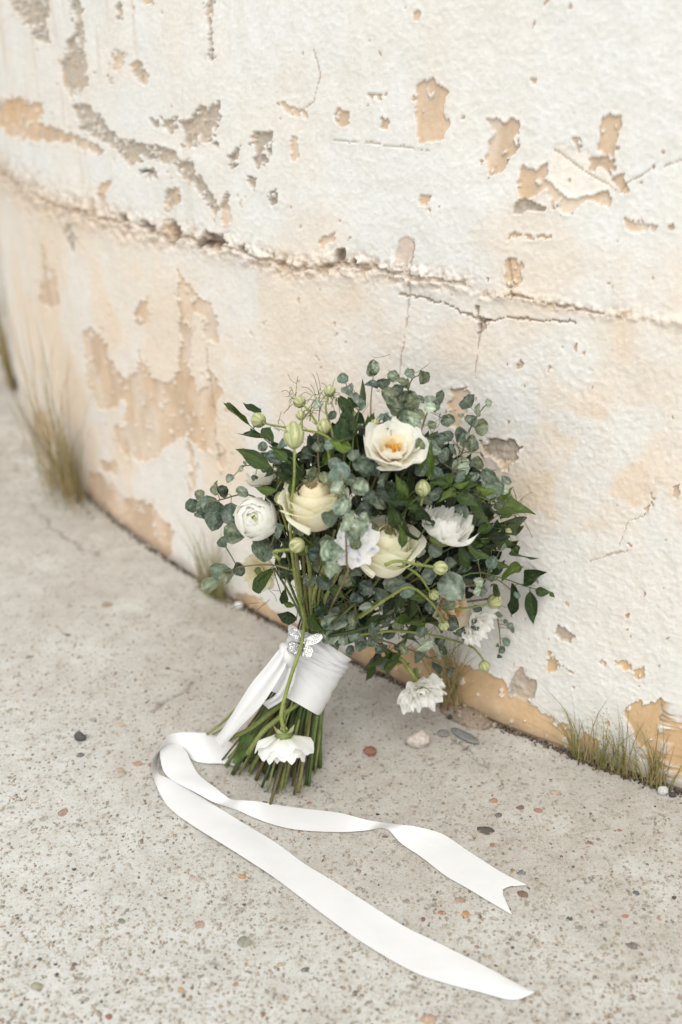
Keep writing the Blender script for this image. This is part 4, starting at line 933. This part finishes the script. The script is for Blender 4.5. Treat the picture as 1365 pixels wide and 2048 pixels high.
def build_stems(root):
    rnd = random.Random(51)
    ends = [(445,1520,0),(452,1532,0),(470,1535,0),(478,1550,0),(500,1545,0),(512,1560,0),(524,1575,0),(535,1583,0),(548,1585,0),(540,1612,0),(570,1570,0),(585,1572,0),(597,1586,0),(588,1590,0),(612,1570,0),(618,1572,0),(640,1535,0),(630,1545,0),(466,1548,0),(560,1580,0)]
    for k in range(58): ends.append((rnd.uniform(455, 632), None, 0))
    axis = (HUB - FOOT).normalized(); sx = RIGHT; sy = axis.cross(sx).normalized()
    band = P(610, 1350, 1.04)
    greens = [(.10, .15, .045), (.14, .19, .06), (.17, .20, .06), (.075, .115, .04), (.20, .19, .07), (.12, .10, .045), (.22, .24, .09), (.09, .13, .05), (.06, .09, .03)]
    for k, (x, y, _) in enumerate(ends):
        if y is None: y = np.interp(x, [455, 500, 560, 600, 632], [1512, 1540, 1566, 1560, 1530]) + rnd.uniform(-48, 8)
        e = G(x, y, rnd.uniform(.001, .006)); a = rnd.uniform(0, 6.28); q = math.sqrt(rnd.random())
        t = (x - 545) / 95
        w = band + sx * (t * .026 + rnd.gauss(0, .003)) + sy * rnd.uniform(-1, 1) * .024 * math.sqrt(max(.05, 1 - t * t * .9))
        top = HUB + sx * (t * .022 + rnd.gauss(0, .006)) + sy * rnd.uniform(-1, 1) * .016 + axis * .045
        pts = [Vector(p_) for p_ in spline([e, (e * .55 + w * .45) + Vector((rnd.gauss(0, .002), rnd.gauss(0, .002), 0)), w, top], 12)]
        r = rnd.choice([.0014, .0017, .0020, .0024, .0030]); mb = MB(); c = rnd.choice(greens)
        mb.tube(pts, [r * (1 + .12 * rnd.gauss(0, 1) * (i in (2, 5))) for i in range(12)], 8, c)
        d = (pts[0] - pts[1]).normalized(); part = link(ob('stem', mb.mesh('stem', M['stem'])), root)
        m2 = MB(); m2.tube([pts[0] - d * .0002, pts[0] + d * .0006], r * .86, 8, (.50, .50, .30)); link(ob('cut_end', m2.mesh('cut_end', M['stem'])), part)
    # three stems set across the rest, with trimmed tips
    for pts, r, c in (([(600,1385,1.022),(560,1412,1.01),(505,1455,.995),(458,1478,.985)], .0030, (.17, .21, .06)), ([(605,1400,1.015),(560,1435,1.0),(525,1465,.99),(497,1506,.98)], .0033, (.20, .24, .08)), ([(470,1420,1.03),(445,1445,1.05),(415,1468,1.06)], .0017, (.25, .27, .10)), ([(480,1430,1.04),(450,1455,1.055),(425,1470,1.065)], .0014, (.23, .25, .09)), ([(633,1500,1.03),(632,1515,1.03),(640,1536,1.03)], .0028, (.13, .07, .04))):
        q = [Vector(v) for v in spline([P(*p_) for p_ in pts], 10)]; mb = MB(); mb.tube(q, [r * (1 + .10 * (i in (4, 9))) for i in range(10)], 8, c)
        part = link(ob('stem', mb.mesh('stem', M['stem'])), root); d = (q[-1] - q[-2]).normalized()
        m2 = MB(); m2.tube([q[-1], q[-1] + d * .0007], r * .86, 8, (.52, .52, .32)); link(ob('cut_end', m2.mesh('cut_end', M['stem'])), part)
    # a torn leaf caught among the cut ends
    def tl(u, v):
        p = P(482 + 30 * v * .6 + u * 17, 1520 - 55 * v - u * 4, .995); return tuple(p + Vector((0, .006 * math.sin(u * 3 + v * 4), 0)))
    link(ob('leaf', petal_mesh(tl, 7, 7, lambda u, v: (.10 + .03 * math.sin(u * 9), .16 + .04 * math.sin(v * 11), .05), 'leaf', M['filler'])), root, label='torn green leaf caught among the cut stems')
    # long flower stems rising from the tie
    for pts in ([(612,1262),(600,1180),(592,1100),(588,1010)], [(625,1262),(612,1190),(607,1110),(600,1060)], [(632,1262),(640,1180),(655,1120),(670,1060)], [(640,1262),(650,1200),(690,1120),(700,1080)], [(618,1255),(605,1200),(598,1150),(590,1080)], [(628,1258),(622,1200),(620,1140),(612,1090)], [(650,1265),(690,1225),(740,1180)], [(655,1272),(710,1262),(770,1240)], [(640,1250),(648,1210),(640,1150)], [(622,1250),(628,1190),(650,1130)], [(660,1290),(700,1285),(745,1262)], [(636,1262),(632,1215),(625,1160)]):
        q = [Vector(v) for v in spline([P(x, y, min(BY(x, y, .0), 1.05)) for x, y in pts], 12)]; mb = MB(); mb.tube(q, rnd.uniform(.0013, .0026), 7, rnd.choice(greens))
        link(ob('stem', mb.mesh('stem', M['stem'])), root)

def nigella_col(u, v):                      # violet streaks and dark flecks on white
    if abs(u) < .12 and .3 < v < .8: return (.50, .48, .70)
    if .35 < v < .6 and math.sin(u * 19) > .82: return (.14, .12, .24)
    return lerp((.62, .62, .70), (.89, .885, .87), min(1, v * 1.4))
def build_bouquet():
    root = ob('bouquet', None); root.empty_display_size = .02
    link(root, None, Matrix.Translation(FOOT), label='bridal bouquet of cream roses, white ranunculus and eucalyptus leaning on the wall', cat='bouquet')
    build_stems(root); build_filler(root); build_eucalyptus(root); build_ruscus(root)
    cream_in, cream_out = (.92, .80, .59), (.93, .875, .73)
    rose(root, 626, 1004, 52, screen_vec(-.02, .78, .62), .0, cream_in, cream_out, 1, 30, .36)
    rose(root, 772, 1096, 54, screen_vec(.18, .74, .64), .0, (.93, .85, .64), (.935, .895, .76), 2, 30, .34)
    rose(root, 900, 1216, 34, screen_vec(.45, -.15, .75), .035, (.88, .70, .48), (.90, .79, .60), 3, 16, .5)
    ranunculus(root, 511, 1036, 42, screen_vec(-.08, .14, 1), -.012, 4, 28)
    ruffled(root, 880, 1076, 76, screen_vec(.36, .66, .42), -.008, 5, rings=((8, 1.0, 1.15), (8, .93, 1.3), (8, .84, 1.5), (7, .7, 1.7), (6, .5, 1.9)), jag=.03, wide=1.6, name='white_ranunculus', cin=(.90, .89, .80))
    ruffled(root, 783, 910, 68, screen_vec(.10, .62, .75), .0, 6, rings=((6, 1.04, .75), (6, .95, 1.0), (6, .80, 1.25), (5, .60, 1.40, (.84, .50, .14), (.93, .86, .66)), (5, .44, 1.55, (.80, .42, .08), (.90, .70, .36))), jag=.04, wide=1.75, name='open_garden_rose', cin=(.82, .50, .14), cout=(.94, .93, .86), centre=(.74, .36, .05))
    ruffled(root, 528, 968, 46, screen_vec(-.2, .85, .35), .03, 7, rings=((7, 1.0, .7), (6, .75, 1.1)), jag=.03, name='cream_flower', cin=(.82, .75, .52), cout=(.90, .88, .80))
    ruffled(root, 520, 1142, 48, screen_vec(-.4, -.25, .75), .07, 8, rings=((7, 1.0, .6), (6, .7, 1.0)), jag=.03, name='cream_flower', cin=(.80, .66, .20), cout=(.88, .84, .66))
    # nigella: pointed white petals streaked with violet
    part = ruffled(root, 712, 1088, 42, screen_vec(-.05, .05, 1), -.03, 9, rings=((6, 1.0, .22), (5, .72, .4)), jag=.09, name='nigella', cin=(.36, .36, .62), cout=(.88, .88, .86), pcol=nigella_col, centre=(.36, .42, .26))
    ruffled(root, 955, 1250, 50, screen_vec(.62, -.42, .55), -.012, 10, rings=((11, 1.0, .25), (10, .88, .5), (9, .70, .8), (8, .5, 1.2), (6, .34, 1.5)), jag=.055, name='white_ranunculus', cin=(.88, .87, .78))
    pD = P(843, 1380, 1.055)
    ruffled(root, 0, 0, 58, screen_vec(.22, -.62, .75), 0, 11, rings=((10, 1.0, .30), (10, .92, .55), (9, .78, .85), (8, .62, 1.2), (7, .45, 1.5), (5, .3, 1.7)), jag=.05, name='white_ranunculus', label='drooping white ranunculus with ragged petals hanging by a bent stem', stem=[BP(730, 1285), BP(762, 1297), P(800, 1316, 1.07), P(823, 1345, 1.06)], stem_r=.0026, p=pD, cin=(.92, .91, .84))
    pE = P(569, 1472, .965)
    ruffled(root, 0, 0, 69, screen_vec(.0, -1, -.10), 0, 12, rings=((7, 1.0, .80), (7, .97, .95), (6, .9, 1.2)), jag=.022, wide=1.6, name='white_ranunculus', label='white ranunculus hanging upside down in front of the stems', stem=[P(612, 1225, 1.03), P(607, 1262, 1.005), P(602, 1295, .990), P(588, 1335, .982), P(574, 1380, .975), P(565, 1415, .970), P(563, 1435, .968), P(567, 1455, .966)], stem_r=.0022, p=pE, cin=(.82, .84, .66), cout=(.94, .94, .92), sepals=5)
    for a in ((517,840,16,[(535,848),(573,855),(608,860),(645,868),(690,900)],-.005,1), (588,870,20,[(589,893),(589,960),(582,1015),(583,1090),(597,1190),(615,1255)],-.03,0,.0021,1.2), (660,782,12,[(655,796),(652,818),(661,850),(668,880)],0,0), (599,803,13,[(612,815),(630,840),(655,880)],0,1), (602,830,10,[(604,842),(604,880)],0,1), (648,853,14,[(650,870),(660,920)],0,1),
              (595,1090,15,[(582,1098),(565,1101),(548,1104),(560,1120)],-.045,0,.0024), (882,1136,14,[(868,1134),(830,1128),(795,1122),(770,1130)],-.045,0,.0022), (869,1190,11,[(858,1180),(842,1155),(815,1135),(790,1130)],-.03,0,.0019), (888,1251,12,[(885,1236),(862,1204),(822,1174),(785,1190),(720,1235)],-.025,0,.0022),
              (991,1202,17,[(975,1208),(940,1215),(890,1220)],-.005,1), (970,1333,14,[(966,1318),(945,1294),(900,1279),(840,1266),(780,1262),(720,1270)],-.01,1,.0020), (939,1057,10,[(930,1068),(910,1090)],0,0), (846,976,15,[(846,995),(835,1040)],-.01,1), (561,996,12,[(561,1012),(575,1060)],0,1), (706,832,10,[(705,845),(700,880)],.01,1), (750,845,9,[(748,858),(745,890)],.01,0), (1016,1064,9,[(1000,1062),(970,1075)],.0,1)):
        bud(root, *a)
    return root

# ================================================================== the ribbon
def ribbon_strip(name, L, Rr, parent, n=90, W=None, zmax=.05, first=None):
    m = max(len(L), len(Rr)); l = spline(L, n); r = spline(Rr, n); vs = []; nu = 5
    for a, b in zip(l, r):
        za = a[2] if len(a) > 2 else .0015; zb = b[2] if len(b) > 2 else .0015
        p = G(a[0], a[1], max(.0012, za)); q = G(b[0], b[1], max(.0012, zb))
        for i in range(nu):
            t = i / (nu - 1); v = p.lerp(q, t); v.z += .0004 * math.sin(math.pi * t) + max(0, .0022 * math.sin(len(vs) * .021 + 2.2 * t) + .0012 * math.sin(len(vs) * .057 - 1.5 * t)); vs.append(v)
    me = mesh(name, vs, grid_faces(nu, n), M['ribbon'], True, {'Col': np.ones((len(vs), 3))})
    o = link(ob(name, me), parent); s = o.modifiers.new('thickness', 'SOLIDIFY'); s.thickness = .0004; s.offset = 0; s.use_rim = False; return o
def build_ribbon():
    root = ob('ribbon', None); root.empty_display_size = .02
    axis = (P(650, 1262, 1.075) - P(578, 1500, 1.0)).normalized()
    link(root, None, Matrix.Translation(G(440, 1520)), label='ivory satin ribbon tied round the stems with long tails on the concrete', cat='ribbon')
    # --- the wrap: an uneven sleeve round the stems
    top = P(637, 1300, 1.060); bot = P(592, 1388, 1.033); ax = (top - bot).normalized()
    sx = (RIGHT - ax * RIGHT.dot(ax)).normalized(); sy = ax.cross(sx)
    def sleeve(name, z0, z1, rx0, rx1, ry, seed, tilt=0.0, amp=.0016, folds=3):
        nu, nv = 56, 16; vs = []; rnd = random.Random(seed); o1, o2 = rnd.uniform(0, 6), rnd.uniform(0, 6); Lg = (top - bot).length
        for j in range(nv):
            v = j / (nv - 1)
            for i in range(nu):
                a = 2 * math.pi * i / nu; k = z0 + (z1 - z0) * v
                rx = rx0 + (rx1 - rx0) * v
                d = amp * math.sin(v * folds * 6.28 + 1.7 * math.sin(a + o1) + o2) + amp * .7 * math.sin(a * 3 + v * 5 + o2)
                edge = tilt * math.cos(a + o1) + .0022 * math.sin(a * 2 + o2)
                vs.append(bot + ax * (Lg * k + edge) + sx * math.cos(a) * (rx + d) + sy * math.sin(a) * (rx * ry + d))
        o = link(ob(name, mesh(name, vs, grid_faces(nu, nv, True), M['ribbon'], True, {'Col': np.ones((len(vs), 3))})), root)
        s = o.modifiers.new('thickness', 'SOLIDIFY'); s.thickness = .0006; s.offset = 1; s.use_rim = False
    sleeve('wrap', -.14, 1.02, .0390, .0390, .86, 1, .002, .0010, 2)
    sleeve('wrap', .62, .90, .0398, .0408, .86, 2, .007, .0013, 2)
    sleeve('wrap', .78, 1.06, .0404, .0416, .86, 6, .004, .0018, 2)
    sleeve('wrap', .90, 1.14, .0400, .0424, .86, 8, .006, .0022, 1)
    sleeve('wrap', .18, .52, .0394, .0397, .86, 11, .012, .0007, 1)
    sleeve('wrap', .46, .80, .0394, .0402, .86, 3, .006, .0009, 2)
    # --- knot
    kn = P(573, 1312, 1.005); mb = MB(); pts = [Vector(q) for q in spline([P(566, 1290, 1.012), P(573, 1302, 1.0), P(580, 1318, .998), P(583, 1340, 1.005)], 12)]
    mb.tube(pts, [.004 + .005 * math.sin(math.pi * i / 11) for i in range(12)], 12, (1, 1, 1))
    link(ob('knot', mb.mesh('knot', M['ribbon'])), root)
    # --- the tail hanging from the knot to the ground, with folds along it
    Lp = [(571,1284,1.012),(548,1312,1.0),(532,1333,.992),(502,1369,.985),(470,1420,.985),(446,1458,.99),(430,1478,1.0)]
    Rp = [(580,1300,1.004),(572,1330,.99),(560,1354,.982),(526,1407,.975),(486,1449,.975),(462,1476,.978),(446,1496,.985)]
    n, nu = 40, 9; l = spline(Lp, n); r = spline(Rp, n); vs = []
    for k, (a, b) in enumerate(zip(l, r)):
        for i in range(nu):
            t = i / (nu - 1); q = P(a[0] + (b[0] - a[0]) * t, a[1] + (b[1] - a[1]) * t, a[2] + (b[2] - a[2]) * t - .008 * math.sin(math.pi * t) + .0035 * math.sin(t * 9 + k * .08) * (1 - k / n)); vs.append(q)
    o = link(ob('hanging_tail', mesh('hanging_tail', vs, grid_faces(nu, n), M['ribbon'], True, {'Col': np.ones((len(vs), 3))})), root)
    s = o.modifiers.new('thickness', 'SOLIDIFY'); s.thickness = .0005; s.offset = 0; s.use_rim = False
    # a second short fold of the bow behind it
    Lp = [(577,1330,1.0),(566,1365,.992),(549,1392,.988),(524,1406,.992)]; Rp = [(596,1335,.996),(585,1375,.988),(566,1400,.984),(538,1418,.986)]
    l = spline(Lp, 20); r = spline(Rp, 20); vs = []
    for k, (a, b) in enumerate(zip(l, r)):
        for i in range(nu):
            t = i / (nu - 1); vs.append(P(a[0] + (b[0] - a[0]) * t, a[1] + (b[1] - a[1]) * t, a[2] + (b[2] - a[2]) * t - .004 * math.sin(t * 6)))
    o = link(ob('bow_fold', mesh('bow_fold', vs, grid_faces(nu, 20), M['ribbon'], True, {'Col': np.ones((len(vs), 3))})), root)
    s = o.modifiers.new('thickness', 'SOLIDIFY'); s.thickness = .0005; s.offset = 0; s.use_rim = False
    # --- tails lying on the concrete (edge lines: photo x, y, height)
    z = .0022
    A_L = [(475,1492,.006),(431,1474,.012),(405,1468,.020),(370,1466,.026),(340,1472,.030),(322,1492,.030),(307,1516,.026),(303,1535,.018),(310,1562,.008),(324,1594,z),(346,1622,z),(409,1668,z),(490,1720,z),(557,1762,z),(618,1807,z),(683,1856,z),(740,1894,z),(805,1932,z),(861,1957,z),(961,1985,z),(1026,2000,z),(1069,1986,z)]
    A_R = [(490,1536,z),(450,1529,z),(416,1527,z),(388,1521,z),(362,1502,z),(338,1497,z),(322,1508,z),(315,1528,z),(318,1550,z),(340,1562,z),(372,1576,z),(454,1626,z),(510,1660,z),(556,1688,z),(610,1728,z),(680,1770,z),(740,1811,z),(805,1852,z),(866,1882,z),(950,1926,z),(1010,1957,z),(1070,1984,z)]
    ribbon_strip('long_tail', A_L, A_R, root, 130)
    B_L = [(340,1478,.012),(322,1496,.020),(322,1522,.016),(330,1546,.008),(348,1562,.006),(390,1584,.006),(425,1603,.005),(454,1613,z),(480,1622,z),(506,1634,z),(547,1649,z),(600,1660,z),(680,1664,z),(730,1661,z),(772,1657,z),(802,1686,z),(846,1716,z),(891,1751,z),(931,1774,z),(976,1801,z),(1024,1829,z)]
    B_R = [(352,1482,.012),(372,1502,.012),(382,1522,.008),(394,1544,.006),(410,1560,.008),(432,1576,.012),(448,1589,.016),(464,1599,.018),(490,1601,.014),(515,1603,.008),(554,1610,z),(605,1617,z),(680,1626,.004),(735,1640,.012),(790,1648,.016),(836,1654,.010),(885,1668,.004),(925,1694,z),(966,1721,z),(1006,1746,z),(1054,1770,z)]
    # swallowtail: split the strip's last stretch
    n = 130; l = spline(B_L, n); r = spline(B_R, n); nu = 7; vs = []
    notch = G(999, 1775, z)
    for k, (a, b) in enumerate(zip(l, r)):
        p = G(*a); q = G(*b)
        for i in range(nu):
            t = i / (nu - 1); v = p.lerp(q, t); v.z += .0004 * math.sin(math.pi * t)
            if k > n - 14:
                f = (k - (n - 14)) / 13; w = 1 - abs(t - .5) * 2; end = p.lerp(q, .5); v = v + (notch - end) * w * f**1.0 * (1 if k == n - 1 else f)
            vs.append(v)
    o = link(ob('swallowtail', mesh('swallowtail', vs, grid_faces(nu, n), M['ribbon'], True, {'Col': np.ones((len(vs), 3))})), root)
    s = o.modifiers.new('thickness', 'SOLIDIFY'); s.thickness = .0004; s.offset = 0; s.use_rim = False
    return root

# ================================================================== the butterfly brooch
def build_brooch():
    c = P(604, 1288, .998); B = Matrix.Translation(c) @ basis(screen_vec(.05, .25, 1), 0)
    X = screen_vec(.93, -.30, .0); N = screen_vec(.05, .2, 1); Y = N.cross(X).normalized(); X = Y.cross(N)
    root = ob('butterfly_brooch', None); root.empty_display_size = .005
    link(root, None, Matrix.Translation(c), label='silver butterfly brooch set with rhinestones pinned to the ribbon', cat='brooch')
    up = [(0,.02),(.10,.25),(.30,.55),(.62,.78),(.92,.82),(1.0,.70),(.95,.50),(.84,.34),(.60,.14),(.30,.02)]
    lo = [(.04,-.04),(.30,-.02),(.58,-.05),(.72,-.22),(.66,-.38),(.70,-.52),(.52,-.66),(.36,-.60),(.22,-.66),(.10,-.40)]
    sc = 35 * PXM; rnd = random.Random(2)
    def tow(x, y, s, lift=0.0): return c + (X * (x * s) + Y * y + N * (.30 * abs(x) + lift)) * sc
    for s in (-1, 1):
        for shape, nm in ((up, 'upper_wing'), (lo, 'lower_wing')):
            k = len(shape); cx = sum(p[0] for p in shape) / k; cy = sum(p[1] for p in shape) / k
            mb = MB(); f = [tuple(range(k)), tuple(range(k, 2 * k))[::-1]] + [(i, k + i, k + (i + 1) % k, (i + 1) % k) for i in range(k)]
            mb.add([tow(x, y, s) for x, y in shape] + [tow(x, y, s, -.06) for x, y in shape], f)
            mb.tube([tow(x, y, s, .03) for x, y in shape + [shape[0]]], .035 * sc, 5)
            w = link(ob(nm, mb.mesh(nm, M['silver'], False)), root)
            m2 = MB(); P2 = np.array(shape)
            xs, ys = np.meshgrid(np.arange(0, 1.05, .105), np.arange(-.75, .95, .105)); ins = inpoly(xs, ys, [((x - cx) * .86 + cx, (y - cy) * .86 + cy) for x, y in shape])
            for x, y in zip(xs[ins], ys[ins]):
                v, ff = ico(); r = .050 * sc; q = tow(x + rnd.uniform(-.01, .01), y, s, .035); e = Euler((rnd.random() * 6, rnd.random() * 6, rnd.random() * 6)).to_matrix(); m2.add([q + e @ t * r for t in v], ff)
            link(ob('rhinestones', m2.mesh('rhinestones', M['stone'], False)), w, kind='stuff')
    mb = MB(); pts = [tow(0, y, 1, .06) for y in (-.55, -.35, -.1, .12, .28)]; mb.tube(pts, [.03 * sc, .06 * sc, .08 * sc, .09 * sc, .05 * sc], 8)
    link(ob('body', mb.mesh('body', M['silver'])), root)
    for s in (-1, 1):
        mb = MB(); mb.tube([tow(0, .26, 1, .06), tow(.08, .48, s, .08), tow(.2, .62, s, .1)], .014 * sc, 5); link(ob('antenna', mb.mesh('antenna', M['silver'])), root)

build_wall()
build_ground()
build_grass()
build_bouquet()
build_ribbon()
build_brooch()
